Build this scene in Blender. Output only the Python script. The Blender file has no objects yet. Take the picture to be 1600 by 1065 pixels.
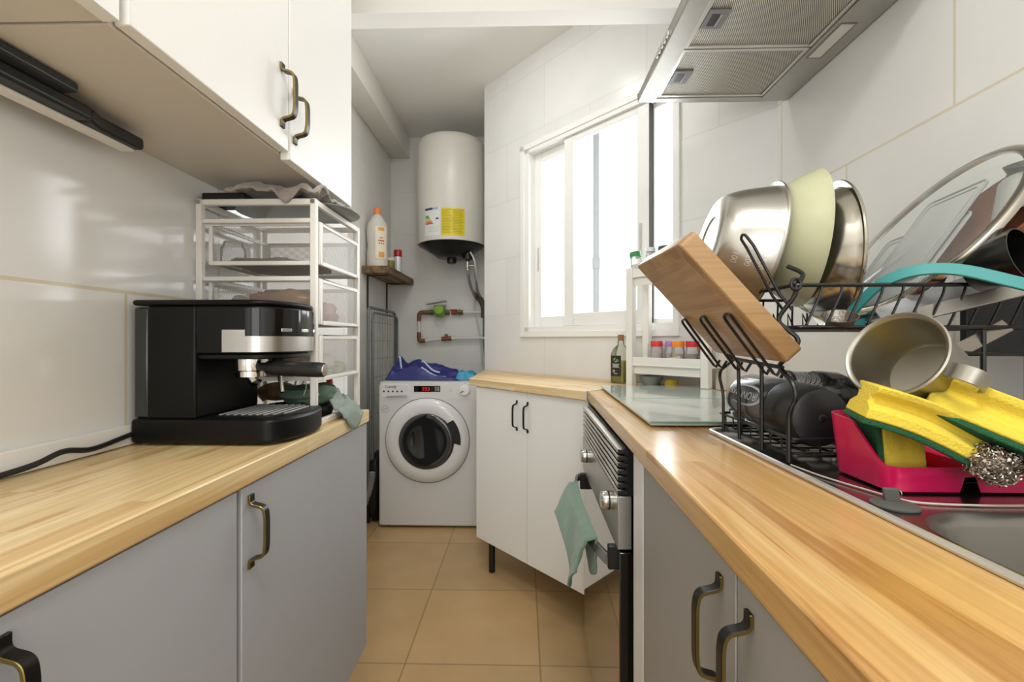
import bpy, bmesh, math, random
from mathutils import Vector, Matrix, noise
random.seed(7)
C = bpy.context.scene.collection
PI = math.pi
V = Vector

# ---------------------------------------------------------------- materials
def lin(c):
    return tuple((x / 12.92 if x <= .04045 else ((x + .055) / 1.055) ** 2.4) for x in c)
def hexc(h):
    h = h.lstrip('#'); return lin(tuple(int(h[i:i + 2], 16) / 255 for i in (0, 2, 4)))
_mc = {}
def newmat(name):
    m = bpy.data.materials.new(name); m.use_nodes = True
    nt = m.node_tree; b = nt.nodes['Principled BSDF']
    return m, nt, b
def pbr(name, col, rough=.5, metal=0., spec=.5, coat=0., trans=0., alpha=1., bump=0., bscale=60., var=0., vscale=8., emit=0., sheen=0., aniso=None):
    if name in _mc: return _mc[name]
    m, nt, b = newmat(name)
    c = hexc(col) if isinstance(col, str) else col
    b.inputs['Base Color'].default_value = (*c, 1)
    b.inputs['Roughness'].default_value = rough
    b.inputs['Metallic'].default_value = metal
    b.inputs['Specular IOR Level'].default_value = spec
    b.inputs['Coat Weight'].default_value = coat
    b.inputs['Transmission Weight'].default_value = trans
    b.inputs['Alpha'].default_value = alpha
    b.inputs['Sheen Weight'].default_value = sheen
    if emit:
        b.inputs['Emission Color'].default_value = (*c, 1); b.inputs['Emission Strength'].default_value = emit
    N, L = nt.nodes, nt.links
    if var or bump:
        tc = N.new('ShaderNodeTexCoord'); mp = N.new('ShaderNodeMapping'); L.new(tc.outputs['Object'], mp.inputs['Vector'])
        if aniso: mp.inputs['Scale'].default_value = aniso
    if var:
        n = N.new('ShaderNodeTexNoise'); n.inputs['Scale'].default_value = vscale; n.inputs['Detail'].default_value = 4
        L.new(mp.outputs[0], n.inputs['Vector'])
        mx = N.new('ShaderNodeMixRGB'); mx.inputs[1].default_value = (*[x * (1 - var) for x in c], 1); mx.inputs[2].default_value = (*[min(1, x * (1 + var)) for x in c], 1)
        L.new(n.outputs['Fac'], mx.inputs[0]); L.new(mx.outputs[0], b.inputs['Base Color'])
    if bump:
        n2 = N.new('ShaderNodeTexNoise'); n2.inputs['Scale'].default_value = bscale; n2.inputs['Detail'].default_value = 3
        L.new(mp.outputs[0], n2.inputs['Vector'])
        bp = N.new('ShaderNodeBump'); bp.inputs['Strength'].default_value = bump; bp.inputs['Distance'].default_value = .002
        L.new(n2.outputs['Fac'], bp.inputs['Height']); L.new(bp.outputs[0], b.inputs['Normal'])
    _mc[name] = m; return m

def clear_mat(name, tint=(1, 1, 1), gloss=.12, dens=0., rough=.02, dcol=(.9, .9, .9)):
    """thin clear sheet: transparent + a little gloss (+ milky part)"""
    if name in _mc: return _mc[name]
    m = bpy.data.materials.new(name); m.use_nodes = True; nt = m.node_tree; N, L = nt.nodes, nt.links; N.clear()
    o = N.new('ShaderNodeOutputMaterial'); t = N.new('ShaderNodeBsdfTransparent'); t.inputs[0].default_value = (*tint, 1)
    g = N.new('ShaderNodeBsdfGlossy'); g.inputs['Roughness'].default_value = rough
    lw = N.new('ShaderNodeLayerWeight'); lw.inputs[0].default_value = gloss
    mx = N.new('ShaderNodeMixShader'); L.new(lw.outputs['Fresnel'], mx.inputs[0]); L.new(t.outputs[0], mx.inputs[1]); L.new(g.outputs[0], mx.inputs[2])
    out = mx
    if dens:
        d = N.new('ShaderNodeBsdfDiffuse'); d.inputs[0].default_value = (*dcol, 1)
        m2 = N.new('ShaderNodeMixShader'); m2.inputs[0].default_value = dens; L.new(mx.outputs[0], m2.inputs[1]); L.new(d.outputs[0], m2.inputs[2]); out = m2
    L.new(out.outputs[0], o.inputs[0]); _mc[name] = m; return m

def pine(name, axis='Y', stave=.062, base='#DDB679', dark='#C08A48', light='#E8CC97', rough=.33, off=0., knots=True, gs=1.):
    """edge-glued pine board: staves running along one axis with grain, tone changes and knots"""
    if name in _mc: return _mc[name]
    m, nt, b = newmat(name); N, L = nt.nodes, nt.links
    tc = N.new('ShaderNodeTexCoord'); sp = N.new('ShaderNodeSeparateXYZ'); L.new(tc.outputs['Object'], sp.inputs[0])
    def math_(op, a, bb=None):
        n = N.new('ShaderNodeMath'); n.operation = op
        for i, x in enumerate((a, bb)):
            if x is None: continue
            if isinstance(x, (int, float)): n.inputs[i].default_value = x
            else: L.new(x, n.inputs[i])
        return n.outputs[0]
    al = sp.outputs[axis]; ac = sp.outputs['X' if axis == 'Y' else 'Y']
    idx = math_('FLOOR', math_('DIVIDE', math_('ADD', ac, 10.0 + off), stave))
    wn = N.new('ShaderNodeTexWhiteNoise'); wn.noise_dimensions = '1D'; L.new(idx, wn.inputs['W'])
    jit = math_('MULTIPLY', wn.outputs['Value'], 37.)
    # lengthwise stave pieces
    seg = math_('FLOOR', math_('DIVIDE', math_('ADD', al, jit), .55))
    wn2 = N.new('ShaderNodeTexWhiteNoise'); wn2.noise_dimensions = '2D'
    cm = N.new('ShaderNodeCombineXYZ'); L.new(idx, cm.inputs[0]); L.new(seg, cm.inputs[1]); L.new(cm.outputs[0], wn2.inputs['Vector'])
    cv = N.new('ShaderNodeCombineXYZ')
    L.new(math_('MULTIPLY', math_('ADD', al, jit), 1.6), cv.inputs[1]); L.new(math_('MULTIPLY', ac, 26.), cv.inputs[0]); L.new(math_('ADD', math_('MULTIPLY', sp.outputs['Z'], 26.), math_('MULTIPLY', wn2.outputs['Value'], 50.)), cv.inputs[2])
    n1 = N.new('ShaderNodeTexNoise'); n1.inputs['Scale'].default_value = 1.0; n1.inputs['Detail'].default_value = 6; n1.inputs['Distortion'].default_value = .6
    L.new(cv.outputs[0], n1.inputs['Vector'])
    # rings
    wv = math_('SINE', math_('MULTIPLY', n1.outputs['Fac'], 42.))
    cr = N.new('ShaderNodeValToRGB'); cr.color_ramp.elements[0].position = .30; cr.color_ramp.elements[0].color = (*hexc(dark), 1)
    cr.color_ramp.elements[1].position = .66; cr.color_ramp.elements[1].color = (*hexc(light), 1)
    e = cr.color_ramp.elements.new(.47); e.color = (*hexc(base), 1)
    s = math_('ADD', n1.outputs['Fac'], math_('MULTIPLY', math_('SUBTRACT', wn2.outputs['Value'], .5), .12))
    L.new(math_('ADD', s, math_('MULTIPLY', wv, .045)), cr.inputs[0])
    fv = N.new('ShaderNodeCombineXYZ'); L.new(math_('MULTIPLY', math_('ADD', al, jit), 3.5), fv.inputs[1]); L.new(math_('MULTIPLY', ac, 170. * gs), fv.inputs[0]); L.new(math_('MULTIPLY', sp.outputs['Z'], 170. * gs), fv.inputs[2])
    n9 = N.new('ShaderNodeTexNoise'); n9.inputs['Scale'].default_value = 1.; n9.inputs['Detail'].default_value = 3; L.new(fv.outputs[0], n9.inputs['Vector'])
    mr9 = N.new('ShaderNodeMapRange'); mr9.inputs['From Min'].default_value = .3; mr9.inputs['From Max'].default_value = .7; mr9.inputs['To Min'].default_value = .84; mr9.inputs['To Max'].default_value = 1.06; L.new(n9.outputs['Fac'], mr9.inputs[0])
    mx9 = N.new('ShaderNodeMixRGB'); mx9.blend_type = 'MULTIPLY'; mx9.inputs[0].default_value = 1; L.new(cr.outputs[0], mx9.inputs[1]); L.new(mr9.outputs[0], mx9.inputs[2])
    colr = mx9.outputs[0]
    if knots:
        vo = N.new('ShaderNodeTexVoronoi'); vo.inputs['Scale'].default_value = 1.; vo.inputs['Randomness'].default_value = 1.
        kv = N.new('ShaderNodeCombineXYZ'); L.new(math_('MULTIPLY', al, 2.3), kv.inputs[1]); L.new(math_('MULTIPLY', ac, 6.), kv.inputs[0]); kv.inputs[2].default_value = 3.3 + off
        L.new(kv.outputs[0], vo.inputs['Vector'])
        kr = N.new('ShaderNodeValToRGB'); kr.color_ramp.elements[0].position = .045; kr.color_ramp.elements[0].color = (.75, .75, .75, 1); kr.color_ramp.elements[1].position = .16; kr.color_ramp.elements[1].color = (0, 0, 0, 1)
        L.new(vo.outputs['Distance'], kr.inputs[0])
        mk = N.new('ShaderNodeMixRGB'); L.new(kr.outputs[0], mk.inputs[0]); L.new(colr, mk.inputs[1]); mk.inputs[2].default_value = (*hexc('#A8662E'), 1); colr = mk.outputs[0]
    L.new(colr, b.inputs['Base Color']); b.inputs['Roughness'].default_value = rough; b.inputs['Coat Weight'].default_value = .15; b.inputs['Coat Roughness'].default_value = .2
    bp = N.new('ShaderNodeBump'); bp.inputs['Strength'].default_value = .12; bp.inputs['Distance'].default_value = .001; L.new(n1.outputs['Fac'], bp.inputs['Height']); L.new(bp.outputs[0], b.inputs['Normal'])
    _mc[name] = m; return m

def tiles(name, col, grout, w, h, offx, offz, stagger=.5, axes='XZ', mortar=.0035, rough=.22, coat=.0, var=.02, bump=.25, mscale=6.):
    if name in _mc: return _mc[name]
    m, nt, b = newmat(name); N, L = nt.nodes, nt.links
    tc = N.new('ShaderNodeTexCoord'); sp = N.new('ShaderNodeSeparateXYZ'); L.new(tc.outputs['Object'], sp.inputs[0])
    cm = N.new('ShaderNodeCombineXYZ')
    for i, (a, o) in enumerate(((axes[0], offx), (axes[1], offz))):
        ad = N.new('ShaderNodeMath'); ad.operation = 'ADD'; ad.inputs[1].default_value = o; L.new(sp.outputs[a], ad.inputs[0]); L.new(ad.outputs[0], cm.inputs[i])
    br = N.new('ShaderNodeTexBrick'); br.offset = stagger; br.offset_frequency = 2; br.squash = 1
    br.inputs['Scale'].default_value = 1; br.inputs['Brick Width'].default_value = w; br.inputs['Row Height'].default_value = h
    br.inputs['Mortar Size'].default_value = mortar; br.inputs['Mortar Smooth'].default_value = .3
    c = hexc(col)
    br.inputs['Color1'].default_value = (*[x * (1 - var) for x in c], 1); br.inputs['Color2'].default_value = (*[x * (1 + var) for x in c], 1); br.inputs['Mortar'].default_value = (*hexc(grout), 1)
    L.new(cm.outputs[0], br.inputs['Vector'])
    n = N.new('ShaderNodeTexNoise'); n.inputs['Scale'].default_value = mscale; n.inputs['Detail'].default_value = 5; L.new(tc.outputs['Object'], n.inputs['Vector'])
    mr = N.new('ShaderNodeMapRange'); mr.inputs['To Min'].default_value = 1 - var * 3; mr.inputs['To Max'].default_value = 1 + var * 3; L.new(n.outputs['Fac'], mr.inputs[0])
    mx = N.new('ShaderNodeMixRGB'); mx.blend_type = 'MULTIPLY'; mx.inputs[0].default_value = 1; L.new(br.outputs['Color'], mx.inputs[1]); L.new(mr.outputs[0], mx.inputs[2])
    L.new(mx.outputs[0], b.inputs['Base Color'])
    b.inputs['Roughness'].default_value = rough; b.inputs['Coat Weight'].default_value = coat
    n2 = N.new('ShaderNodeTexNoise'); n2.inputs['Scale'].default_value = 5; n2.inputs['Detail'].default_value = 2; L.new(tc.outputs['Object'], n2.inputs['Vector'])
    sb = N.new('ShaderNodeMath'); sb.operation = 'SUBTRACT'; L.new(n2.outputs['Fac'], sb.inputs[0]); L.new(br.outputs['Fac'], sb.inputs[1])
    bp = N.new('ShaderNodeBump'); bp.inputs['Strength'].default_value = bump; bp.inputs['Distance'].default_value = .003; L.new(sb.outputs[0], bp.inputs['Height']); L.new(bp.outputs[0], b.inputs['Normal'])
    _mc[name] = m; return m

def mesh_mat(name, col='#C9C7C1', pitch=.0055):
    """perforated sheet metal with diamond openings (axes: object X+Y along, Z up)"""
    if name in _mc: return _mc[name]
    m = bpy.data.materials.new(name); m.use_nodes = True; nt = m.node_tree; N, L = nt.nodes, nt.links
    b = N['Principled BSDF']; o = N['Material Output']
    b.inputs['Base Color'].default_value = (*hexc(col), 1); b.inputs['Roughness'].default_value = .45
    tc = N.new('ShaderNodeTexCoord'); sp = N.new('ShaderNodeSeparateXYZ'); L.new(tc.outputs['Object'], sp.inputs[0])
    def M(op, a, c=None):
        n = N.new('ShaderNodeMath'); n.operation = op
        for i, x in enumerate((a, c)):
            if x is None: continue
            if isinstance(x, (int, float)): n.inputs[i].default_value = x
            else: L.new(x, n.inputs[i])
        return n.outputs[0]
    u = M('ADD', sp.outputs[0], sp.outputs[1]); k = 2 * PI / pitch
    f = M('MULTIPLY', M('SINE', M('MULTIPLY', M('ADD', u, M('MULTIPLY', sp.outputs[2], 1.5)), k / 2)), M('SINE', M('MULTIPLY', M('SUBTRACT', u, M('MULTIPLY', sp.outputs[2], 1.5)), k / 2)))
    g = M('GREATER_THAN', M('ABSOLUTE', f), .24)
    t = N.new('ShaderNodeBsdfTransparent'); mx = N.new('ShaderNodeMixShader'); L.new(g, mx.inputs[0]); L.new(b.outputs[0], mx.inputs[1]); L.new(t.outputs[0], mx.inputs[2]); L.new(mx.outputs[0], o.inputs[0])
    _mc[name] = m; return m

# ---------------------------------------------------------------- mesh builder
class MB:
    def __init__(s): s.v = []; s.f = []; s.mi = []
    def add(s, vs, fs, mi=0):
        k = len(s.v); s.v += [V(p) for p in vs]; s.f += [tuple(i + k for i in f) for f in fs]; s.mi += [mi] * len(fs); return s
    def box(s, x0, x1, y0, y1, z0, z1, mi=0):
        return s.add([(x0, y0, z0), (x1, y0, z0), (x1, y1, z0), (x0, y1, z0), (x0, y0, z1), (x1, y0, z1), (x1, y1, z1), (x0, y1, z1)],
                     [(0, 3, 2, 1), (4, 5, 6, 7), (0, 1, 5, 4), (1, 2, 6, 5), (2, 3, 7, 6), (3, 0, 4, 7)], mi)
    def obox(s, c, a, b, d, mi=0):
        c, a, b, d = V(c), V(a), V(b), V(d)
        if a.cross(b).dot(d) < 0: a, b = b, a
        p = [c - a - b - d, c + a - b - d, c + a + b - d, c - a + b - d, c - a - b + d, c + a - b + d, c + a + b + d, c - a + b + d]
        return s.add(p, [(0, 3, 2, 1), (4, 5, 6, 7), (0, 1, 5, 4), (1, 2, 6, 5), (2, 3, 7, 6), (3, 0, 4, 7)], mi)
    def prism(s, poly, z0, z1, mi=0, M=None):
        n = len(poly); ar = sum(poly[i][0] * poly[(i + 1) % n][1] - poly[(i + 1) % n][0] * poly[i][1] for i in range(n))
        if ar < 0: poly = poly[::-1]
        vs = [V((x, y, z0)) for x, y in poly] + [V((x, y, z1)) for x, y in poly]
        if M: vs = [M @ p for p in vs]
        return s.add(vs, [tuple(range(n - 1, -1, -1)), tuple(range(n, 2 * n))] + [(i, (i + 1) % n, n + (i + 1) % n, n + i) for i in range(n)], mi)
    def lathe(s, prof, M=None, n=40, mi=0, closed=False):
        """prof = [(r, z)...]; r = 0 closes to a point"""
        rows = []; vs = []; fs = []
        for r, z in prof:
            if r < 1e-6: rows.append([len(vs)] * n); vs.append(V((0, 0, z)))
            else:
                rows.append(list(range(len(vs), len(vs) + n))); vs += [V((r * math.cos(2 * PI * i / n), r * math.sin(2 * PI * i / n), z)) for i in range(n)]
        rr = list(zip(rows, rows[1:])) + ([(rows[-1], rows[0])] if closed else [])
        for a, b in rr:
            for i in range(n):
                j = (i + 1) % n; q = []
                for x in (a[i], a[j], b[j], b[i]):
                    if x not in q: q.append(x)
                if len(q) > 2: fs.append(tuple(q))
        if M: vs = [M @ p for p in vs]
        return s.add(vs, fs, mi)
    def cyl(s, p0, p1, r0, r1=None, n=20, mi=0):
        p0, p1 = V(p0), V(p1); r1 = r0 if r1 is None else r1; d = p1 - p0
        M = Matrix.Translation(p0) @ d.to_track_quat('Z', 'Y').to_matrix().to_4x4()
        return s.lathe([(0, 0), (r0, 0), (r1, d.length), (0, d.length)], M, n, mi)
    def sphere(s, c, r, n=20, mi=0, sc=(1, 1, 1)):
        k = n // 2; M = Matrix.Translation(V(c)) @ Matrix.Diagonal((*sc, 1))
        return s.lathe([(max(0, r * math.sin(PI * i / k)) if 0 < i < k else 0, -r * math.cos(PI * i / k)) for i in range(k + 1)], M, n, mi)
    def tube(s, pts, r, n=8, closed=False, mi=0, caps=True):
        pts = [V(p) for p in pts]; m = len(pts); rad = r if isinstance(r, (list, tuple)) else [r] * m
        tan = []
        for i in range(m):
            a = pts[i - 1] if (i or closed) else pts[0]; b = pts[(i + 1) % m] if (i < m - 1 or closed) else pts[-1]
            t = (b - a); tan.append(t.normalized() if t.length > 1e-9 else V((0, 0, 1)))
        u = tan[0].orthogonal().normalized(); vs = []; fs = []
        for i in range(m):
            if i:
                q = tan[i - 1].rotation_difference(tan[i]); u = (q @ u); u = (u - tan[i] * u.dot(tan[i])).normalized()
            w = tan[i].cross(u)
            vs += [pts[i] + (u * math.cos(2 * PI * k / n) + w * math.sin(2 * PI * k / n)) * rad[i] for k in range(n)]
        for i in range(m if closed else m - 1):
            j = (i + 1) % m
            sh = 0
            if closed and j == 0:
                best = min(range(n), key=lambda q: (vs[q] - vs[i * n]).length); sh = best
            for k in range(n):
                fs.append((i * n + k, i * n + (k + 1) % n, j * n + (k + 1 + sh) % n, j * n + (k + sh) % n))
        if not closed and caps: fs += [tuple(range(n - 1, -1, -1)), tuple(range((m - 1) * n, m * n))]
        return s.add(vs, fs, mi)
    def sweep(s, pts, w, t, side, closed=False, mi=(0, 0), rnd=0):
        """flat bar: width w along 'side', thickness t across; mi = (broad faces, edges)"""
        pts = [V(p) for p in pts]; side = V(side).normalized(); m = len(pts); vs = []
        for i in range(m):
            a = pts[i - 1] if (i or closed) else pts[0]; b = pts[(i + 1) % m] if (i < m - 1 or closed) else pts[-1]
            tg = (b - a).normalized(); nn = tg.cross(side).normalized(); sd = nn.cross(tg).normalized()
            vs += [pts[i] - sd * w / 2 - nn * t / 2, pts[i] + sd * w / 2 - nn * t / 2, pts[i] + sd * w / 2 + nn * t / 2, pts[i] - sd * w / 2 + nn * t / 2]
        k = len(s.v); s.v += vs
        for i in range(m if closed else m - 1):
            j = (i + 1) % m
            for q in range(4):
                s.f.append((k + i * 4 + q, k + i * 4 + (q + 1) % 4, k + j * 4 + (q + 1) % 4, k + j * 4 + q)); s.mi.append(mi[q % 2])
        if not closed:
            s.f += [(k + 3, k + 2, k + 1, k), (k + m * 4 - 4, k + m * 4 - 3, k + m * 4 - 2, k + m * 4 - 1)]; s.mi += [mi[0]] * 2
        return s
    def grid(s, fn, nu, nv, cu=False, mi=0):
        vs = [V(fn(i / (nu if cu else nu - 1), j / (nv - 1))) for j in range(nv) for i in range(nu)]
        fs = []
        for j in range(nv - 1):
            for i in range(nu if cu else nu - 1):
                i2 = (i + 1) % nu; fs.append((j * nu + i, j * nu + i2, (j + 1) * nu + i2, (j + 1) * nu + i))
        return s.add(vs, fs, mi)
    def text(s, body, size, M, mi=0, ext=.0004, align='CENTER', bend=None):
        cu = bpy.data.curves.new('t', 'FONT'); cu.body = body; cu.size = size; cu.extrude = ext; cu.align_x = align; cu.align_y = 'CENTER'; cu.resolution_u = 3
        o = bpy.data.objects.new('t', cu); me = bpy.data.meshes.new_from_object(o)
        f = bend if bend else (lambda p: M @ p)
        s.add([f(v.co) for v in me.vertices], [tuple(p.vertices) for p in me.polygons], mi)
        bpy.data.objects.remove(o); bpy.data.curves.remove(cu); bpy.data.meshes.remove(me); return s
    def xf(s, M): s.v = [M @ p for p in s.v]; return s

WM = {}
def each(name, mbs, mat, parent, **k):
    return [build(name, m, mat, parent, **k) for m in mbs]
def thing(name, label, cat, loc=(0, 0, 0), rz=0, group=None):
    o = bpy.data.objects.new(name, None); C.objects.link(o); o.location = loc; o.rotation_euler = (0, 0, rz)
    o.empty_display_size = .05
    WM[o.name] = Matrix.Translation(V(loc)) @ Matrix.Rotation(rz, 4, 'Z')
    o['label'] = label; o['category'] = cat
    if group: o['group'] = group
    return o
def fix_normals(me):
    bm = bmesh.new(); bm.from_mesh(me); bmesh.ops.remove_doubles(bm, verts=bm.verts, dist=1e-6); bmesh.ops.recalc_face_normals(bm, faces=bm.faces); bm.to_mesh(me); bm.free()
def build(name, mb, mat, parent=None, bevel=0, seg=2, angle=40, local=False, sub=0, solid=0, label=None, recalc=True, flat=False, M=None):
    """M: world matrix of a top-level mesh (otherwise its own base centre is used)"""
    me = bpy.data.meshes.new(name)
    if parent is not None:
        W = WM[parent.name]; inv = Matrix.Identity(4) if local else W.inverted()
    else:
        if M is None:
            xs = [p.x for p in mb.v]; ys = [p.y for p in mb.v]; zs = [p.z for p in mb.v]
            M = Matrix.Translation(((min(xs) + max(xs)) / 2, (min(ys) + max(ys)) / 2, min(zs)))
            inv = M.inverted()
        else: inv = Matrix.Identity(4) if local else M.inverted()
        W = M
    me.from_pydata([tuple(inv @ p) for p in mb.v], [], mb.f)
    mats = mat if isinstance(mat, (list, tuple)) else [mat]
    for m in mats: me.materials.append(m)
    if len(mats) > 1: me.polygons.foreach_set('material_index', mb.mi)
    if recalc: fix_normals(me)
    if not flat:
        me.polygons.foreach_set('use_smooth', [True] * len(me.polygons))
        if not sub: me.set_sharp_from_angle(angle=math.radians(angle))
    me.update()
    o = bpy.data.objects.new(name, me); C.objects.link(o)
    if parent is not None: o.parent = parent
    else: o.matrix_world = M
    WM[o.name] = W.copy()
    if solid:
        md = o.modifiers.new('s', 'SOLIDIFY'); md.thickness = solid; md.offset = 0
    if bevel:
        md = o.modifiers.new('b', 'BEVEL'); md.width = bevel; md.segments = seg; md.limit_method = 'ANGLE'; md.angle_limit = math.radians(35); md.harden_normals = False
    if sub:
        md = o.modifiers.new('u', 'SUBSURF'); md.levels = sub; md.render_levels = sub
    if label: o['label'] = label
    return o
def tag(o, label, cat, group=None):
    o['label'] = label; o['category'] = cat
    if group: o['group'] = group
    return o
def struct(o): o['kind'] = 'structure'; return o
def smooth_path(pts, n=6, closed=False):
    pts = [V(p) for p in pts]; m = len(pts); out = []
    for i in range(m if closed else m - 1):
        p0 = pts[i - 1] if (i or closed) else pts[0]; p1 = pts[i]; p2 = pts[(i + 1) % m]; p3 = pts[(i + 2) % m] if (i + 2 < m or closed) else pts[-1]
        for k in range(n):
            t = k / n
            out.append(.5 * ((2 * p1) + (p2 - p0) * t + (2 * p0 - 5 * p1 + 4 * p2 - p3) * t * t + (3 * p1 - p0 - 3 * p2 + p3) * t ** 3))
    if not closed: out.append(pts[-1])
    return out
def fillet(pts, r, n=5, closed=False):
    pts = [V(p) for p in pts]; m = len(pts); out = []
    for i in range(m):
        if not closed and i in (0, m - 1): out.append(pts[i]); continue
        a, b, c = pts[i - 1], pts[i], pts[(i + 1) % m]
        d1, d2 = (a - b), (c - b); rr = min(r, d1.length * .49, d2.length * .49)
        q0, q1 = b + d1.normalized() * rr, b + d2.normalized() * rr
        for k in range(n + 1):
            t = k / n; out.append((1 - t) ** 2 * q0 + 2 * t * (1 - t) * b + t * t * q1)
    return out
def rrect(x0, x1, y0, y1, r, n=5):
    out = []
    for cx, cy, a in ((x1 - r, y1 - r, 0), (x0 + r, y1 - r, 90), (x0 + r, y0 + r, 180), (x1 - r, y0 + r, 270)):
        for k in range(n + 1):
            t = math.radians(a + 90 * k / n); out.append((cx + r * math.cos(t), cy + r * math.sin(t)))
    return out
def frameM(o, x, y, z=None):
    x, y = V(x).normalized(), V(y); z = V(z) if z is not None else x.cross(y); z = z.normalized(); y = z.cross(x).normalized()
    return Matrix(((x.x, y.x, z.x, o[0]), (x.y, y.y, z.y, o[1]), (x.z, y.z, z.z, o[2]), (0, 0, 0, 1)))
def axisM(o, z, xhint=(0, 0, 1)):
    z = V(z).normalized(); x = V(xhint); x = (x - z * x.dot(z)).normalized(); return frameM(o, x, z.cross(x), z)
def nz(p, sc=1., seed=0.): return noise.noise(V((p[0] * sc + seed, p[1] * sc - seed, p[2] * sc + seed * .37)))

# ---------------------------------------------------------------- shared materials
white_paint = pbr('white paint', '#F1F0EC', .6, bump=.05)
white_lam = pbr('white laminate', '#EFEEEA', .32, var=.01)
white_alu = pbr('white lacquered aluminium', '#F2F2EF', .35)
grey_door = pbr('grey painted door', '#A5A5A6', .5, var=.02, vscale=20, bump=.03)
grey_door_warm = pbr('warm grey door', '#A09C96', .5, var=.02, vscale=20, bump=.03)
pine_y = pine('pine worktop along Y', 'Y', .068, '#DEC08A', '#C39658', '#E8D1A0', .3)
black_pl = pbr('black plastic', '#151515', .42, bump=.05, bscale=400)
black_gl = pbr('black gloss plastic', '#0B0B0D', .08)
steel = pbr('brushed steel', '#C3C2BE', .28, metal=1., var=.06, vscale=30, aniso=(1, 1, 12))
chrome = pbr('polished steel', '#D8D6D2', .08, metal=1.)
satin = pbr('satin steel', '#BDBBB4', .2, metal=1.)
iron = pbr('black lacquered iron', '#101010', .4)
brz = pbr('black bronze', '#17130F', .32, metal=.4)
brass = pbr('rubbed brass edge', '#8F7C46', .3, metal=.9)
black_wire = pbr('black coated wire', '#0C0C0D', .38)
rubber = pbr('grey rubber', '#55544F', .7)

def handle(parent, base, out, side, L=.112, mats=None, name='handle', depth=.026, w=.0125):
    """bow pull: small foot plates top and bottom, arms, upright grip"""
    base, out, side = V(base), V(out).normalized(), V(side).normalized(); up = V((0, 0, 1)); h = L / 2
    P = [base + out * .0018 + up * h, base + out * .0018 + up * (h - .014), base + out * depth * .9 + up * (h - .019), base + out * depth + up * (h - .034)]
    Q = [p - up * (2 * (p - base).dot(up)) for p in reversed(P)]
    path = fillet(P + Q, .0105, 6)
    mb = MB(); mb.sweep(path, w, .0042, side, mi=(0, 1))
    return build(name, mb, mats or [brz, brass], parent, bevel=.0006, seg=1)
# ================================================================ SETTING
CT, XL, XR, ZC = .905, -.70, .88, 2.655
WALLCOL, GROUT = '#E9E7E3', '#D5CBB4'
def wall(name, p0, p1, z1, th=.1, hole=None, mat=None, z0=0.):
    p0, p1 = V((*p0, 0)), V((*p1, 0)); L = (p1 - p0).length; a = math.atan2((p1 - p0).y, (p1 - p0).x)
    mb = MB()
    if hole:
        x0, x1, h0, h1 = hole
        mb.box(0, x0, 0, th, z0, z1); mb.box(x1, L, 0, th, z0, z1); mb.box(x0, x1, 0, th, z0, h0); mb.box(x0, x1, 0, th, h1, z1)
    else: mb.box(0, L, 0, th, z0, z1)
    M = Matrix.Translation(p0) @ Matrix.Rotation(a, 4, 'Z')
    return struct(build(name, mb, mat, M=M, local=True, flat=True, recalc=False))
tl = tiles('left wall tiles', '#E7E6E3', '#D8CDB4', .49, .331, -.1265 + .0, .150, coat=.0, rough=.13, bump=.12)
tr_ = tiles('right wall tiles', '#E7E7E4', '#DAD2BE', .62, .331, -.05, .088, rough=.2, bump=.15)
tw = tiles('window wall tiles', '#E7E7E5', '#DEDCD6', .62, .331, .1, .088, rough=.24, mortar=.0025, bump=.12)
ta = tiles('alcove tiles', '#E3E2DE', '#DAD8D1', .62, .331, .2, .088, rough=.3, mortar=.0025, bump=.12)
wall('wall_left', (XL, -1.3), (XL, 1.8), ZC, mat=tl)
wall('wall_jog', (XL, 1.8), (-1.02, 1.8), ZC, mat=ta)
wall('wall_alcove_left', (-1.02, 1.8), (-1.02, 3.5), ZC, mat=ta)
wall('wall_back', (-1.12, 3.5), (-.15, 3.5), ZC, mat=ta)
wall('wall_alcove_right', (-.2, 3.5), (-.238, 2.812), ZC, mat=ta, th=.08)
WP0 = V((-.238, 2.812, 0)); WA = math.atan2(1.594 - 2.812, .88 + .238)
WU = V((math.cos(WA), math.sin(WA), 0)); WN = V((-WU.y, WU.x, 0))
WMx = Matrix.Translation(WP0) @ Matrix.Rotation(WA, 4, 'Z')     # wall frame: x along wall, y outwards, z up
HX0, HX1, HZ0, HZ1 = .36, 1.275, 1.126, 2.148
wall('wall_window', (-.238, 2.812), (.88, 1.594), ZC, hole=(HX0, HX1, HZ0, HZ1), mat=tw)
wall('wall_right', (XR, 1.62), (XR, -1.3), ZC, mat=tr_)
fl = MB().box(-1.12, 1.0, -1.3, 3.6, -.05, 0)
ftile = tiles('floor tiles', '#BF9F72', '#957D5B', .4545, .4545, .397 + .4545 * 4, -1.98 + .4545 * 8, stagger=0, axes='XY', rough=.3, mortar=.003, var=.05, bump=.12, mscale=7)
struct(build('floor', fl, ftile, M=Matrix.Identity(4), flat=True))
struct(build('ceiling', MB().box(-1.12, 1.0, -1.3, 3.6, ZC, ZC + .05), white_paint, flat=True))
# boxed-in duct along the top of the alcove and the lintel across the galley
struct(build('trim_1', MB().box(-1.018, -.876, 1.8, 3.499, 2.492, ZC - .001), pbr('alcove paint', '#DDDBD3', .6), flat=True))
struct(build('trim_2', MB().box(XL + .001, .85, 1.50, 1.57, 2.178, ZC - .001).box(XL + .001, .85, 1.496, 1.57, 2.172, 2.178), white_paint, flat=True))
# upstand between left wall and worktop, same on the right
struct(build('trim_3', MB().box(XL + .001, XL + .012, -.6, 1.2, CT + .001, CT + .036), white_lam, bevel=.002))
struct(build('trim_4', MB().box(XR - .014, XR - .001, -.5, 1.55, CT + .002, CT + .055), white_lam, bevel=.002))
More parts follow.
